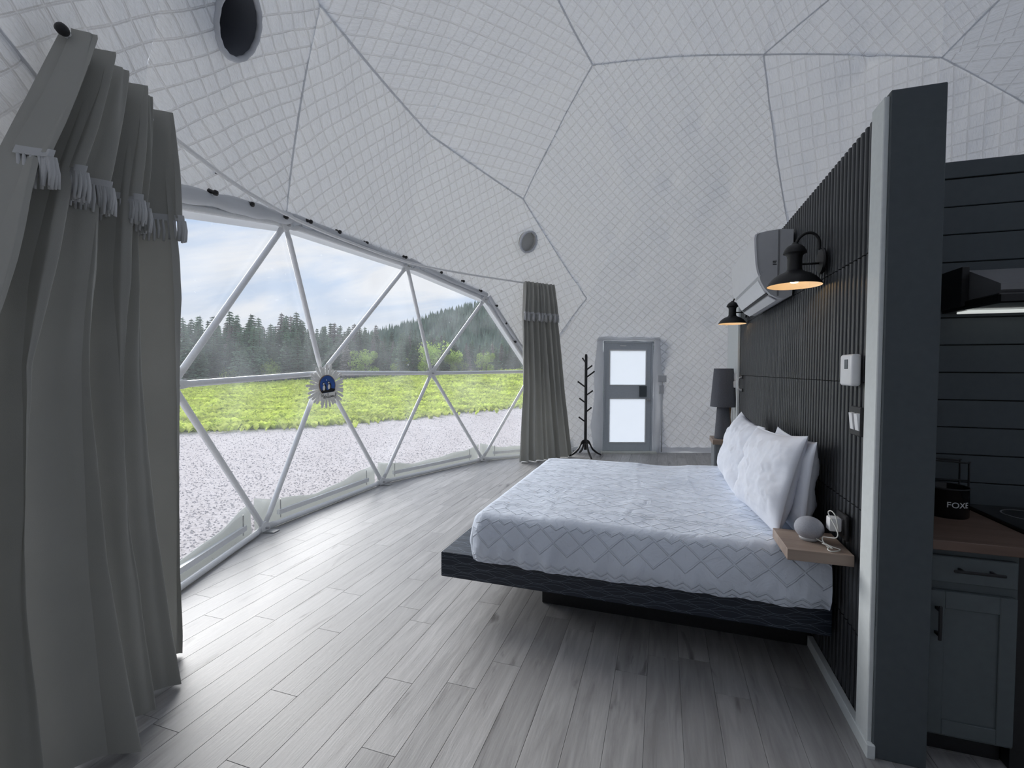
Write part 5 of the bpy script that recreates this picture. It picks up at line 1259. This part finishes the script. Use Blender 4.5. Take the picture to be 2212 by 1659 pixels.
def broadleaf_mesh(seed):
    rnd = random.Random(seed); V = []; F = []; mi = []
    m = MB().tube([(0, 0, 0), (0.03, 0, 0.3), (0.0, 0.02, 0.75)], [0.03, 0.02, 0.006], 6)
    for k in range(6):
        a = k*1.05; m.tube([(0.02, 0, 0.25+0.06*k), (0.2*math.cos(a), 0.2*math.sin(a), 0.45+0.07*k)], [0.012, 0.003], 5)
    V += m.v; F += m.f; mi += [0]*len(m.f)
    blobs = [(Vector((rnd.uniform(-.3, .3), rnd.uniform(-.3, .3), rnd.uniform(0.22, 0.85))), rnd.uniform(0.12, 0.24)) for _ in range(11)]
    for _ in range(2600):
        bc, br = rnd.choice(blobs); p = Vector((rnd.gauss(0, 1), rnd.gauss(0, 1), rnd.gauss(0, 1))).normalized()*br*rnd.uniform(0.5, 1.1)
        c = bc+p; s = rnd.uniform(0.014, 0.032); a = Vector((rnd.gauss(0, 1), rnd.gauss(0, 1), rnd.gauss(0, 1))).normalized(); b = a.orthogonal().normalized(); k = len(V)
        V += [c-a*s, c+b*s*0.6, c+a*s, c-b*s*0.6]; F.append((k, k+1, k+2, k+3)); mi.append(1)
    me = bpy.data.meshes.new('leafy'); me.from_pydata([tuple(v) for v in V], [], F); me.materials.append(MATS['bark']); me.materials.append(MATS['leaf_light']); me.polygons.foreach_set('material_index', mi); return me
def build_trees():
    rnd = random.Random(12)
    kinds = [split_tree(conifer_mesh(s, d)) for s, d in ((1, 0), (2, 0), (3, 0), (4, 0), (5, 1))]
    def place(name, parts, x, y, h, wd, label, cat, group):
        e = bpy.data.objects.new(name, None); COL.objects.link(e); e.location = (x, y, terrain(x, y)-0.1); e.scale = (wd, wd, h); e.rotation_euler.z = rnd.random()*6.28; e.empty_display_size = 0.2
        tag(e, label, cat, group)
        for nm, me in zip(('trunk', 'crown'), parts):
            o = bpy.data.objects.new(nm, me); COL.objects.link(o); o.parent = e
    for row, (d0, n, h0) in enumerate(((52, 46, 6.4), (56, 50, 7.6), (61, 52, 8.6), (67, 50, 9.4), (74, 46, 10.5))):
        for k in range(n):
            phi = -43+50*(k+rnd.uniform(0.1, 0.9))/n; d = d0+rnd.uniform(-2, 2); x, y = polar(phi, d)
            h = h0*rnd.uniform(0.82, 1.06)*0.95*(0.92 if phi < -24 else 0.80 if phi < -16 else 0.66 if phi < -8 else 0.5)
            dry = rnd.random() < 0.16
            place('spruce', kinds[4] if dry else rnd.choice(kinds[:4]), x, y, h, h*rnd.uniform(1.2, 1.7), 'bare brownish spruce among the green trees at the forest edge' if dry else 'dark green spruce standing in the forest edge beyond the meadow', 'tree', 'brownish spruces of the forest edge' if dry else 'green spruces of the forest edge')
    bl = [split_tree(broadleaf_mesh(s)) for s in (1, 2)]
    for i, (phi, d, h, lab) in enumerate(((-17.6, 50.5, 3.4, 'yellow-green leafy tree in front of the spruces, above the welcome sign'), (-9.0, 50, 4.2, 'tall yellow-green leafy tree behind the middle window struts'), (-7.0, 49.5, 2.4, 'low yellow-green bush beside the tall leafy tree'), (-27.5, 50, 2.8, 'small yellow-green bush at the meadow edge seen past the first struts'), (-31.0, 50.5, 2.2, 'low green bush at the meadow edge nearest the close curtain'), (-13.5, 51, 2.4, 'small light green bush between welcome sign and middle struts'), (-3.2, 50, 2.6, 'light green bush near the far curtain'))):
        x, y = polar(phi, d); place('leafy_tree', bl[i % 2], x, y, h, h*rnd.uniform(0.9, 1.2), lab, 'tree', 'light leafy trees at the forest edge')
    # wooded hill further off
    def hill(x, y):
        lat = CR.x*x+CR.y*y; dep = CF.x*x+CF.y*y
        u = lat/max(1, dep); base = 44*math.exp(-((u-0.25)/0.5)**2)
        k = min(1, max(0, (dep-85)/150)); k = k*k*(3-2*k); back = min(1, max(0, (dep-240)/200)); return -1+k*base*(1-0.2*back)+2.5*fbm(x*0.02, y*0.02, 4.0)*k
    P = []
    for i in range(46):
        dep = 76+8*i; P.append([(lambda q: (q[0], q[1], hill(*q)))((CF.x*dep+CR.x*dep*u, CF.y*dep+CR.y*dep*u)) for u in np.linspace(-1.0, 0.75, 70)])
    o = MB().grid(np.array(P)).build('hillside', 'hill_ground', None, (-60, 150, 0), smooth=True); tag(o, 'wooded hill rising behind the forest edge', kind='structure')
    V = []; F = []; r2 = np.random.default_rng(5)
    for _ in range(9000):
        dep = 80+200*r2.random()**1.1; u = r2.uniform(-0.9, 0.25); x, y = CF.x*dep+CR.x*dep*u, CF.y*dep+CR.y*dep*u; z = hill(x, y); h = 5+4.5*r2.random(); r = h*0.17; a0 = r2.random()*6.28
        for t in range(3):
            k = len(V); zb, zt, rr = z+h*(0.05+0.28*t), z+h*(0.55+0.225*t), r*(1-0.28*t)
            for q in range(5): V.append((x+rr*math.cos(a0+t+q*1.2566)*r2.uniform(.7, 1.2), y+rr*math.sin(a0+t+q*1.2566)*r2.uniform(.7, 1.2), zb+r2.uniform(-.3, .3)))
            V.append((x, y, zt)); F += [(k+q, k+(q+1) % 5, k+5) for q in range(5)]
    o = obj('hill_forest', V, F, 'hill_needle', None, (-60, 150, 0)); tag(o, 'distant conifer forest covering the hill', 'forest', kind='stuff')
build_trees()
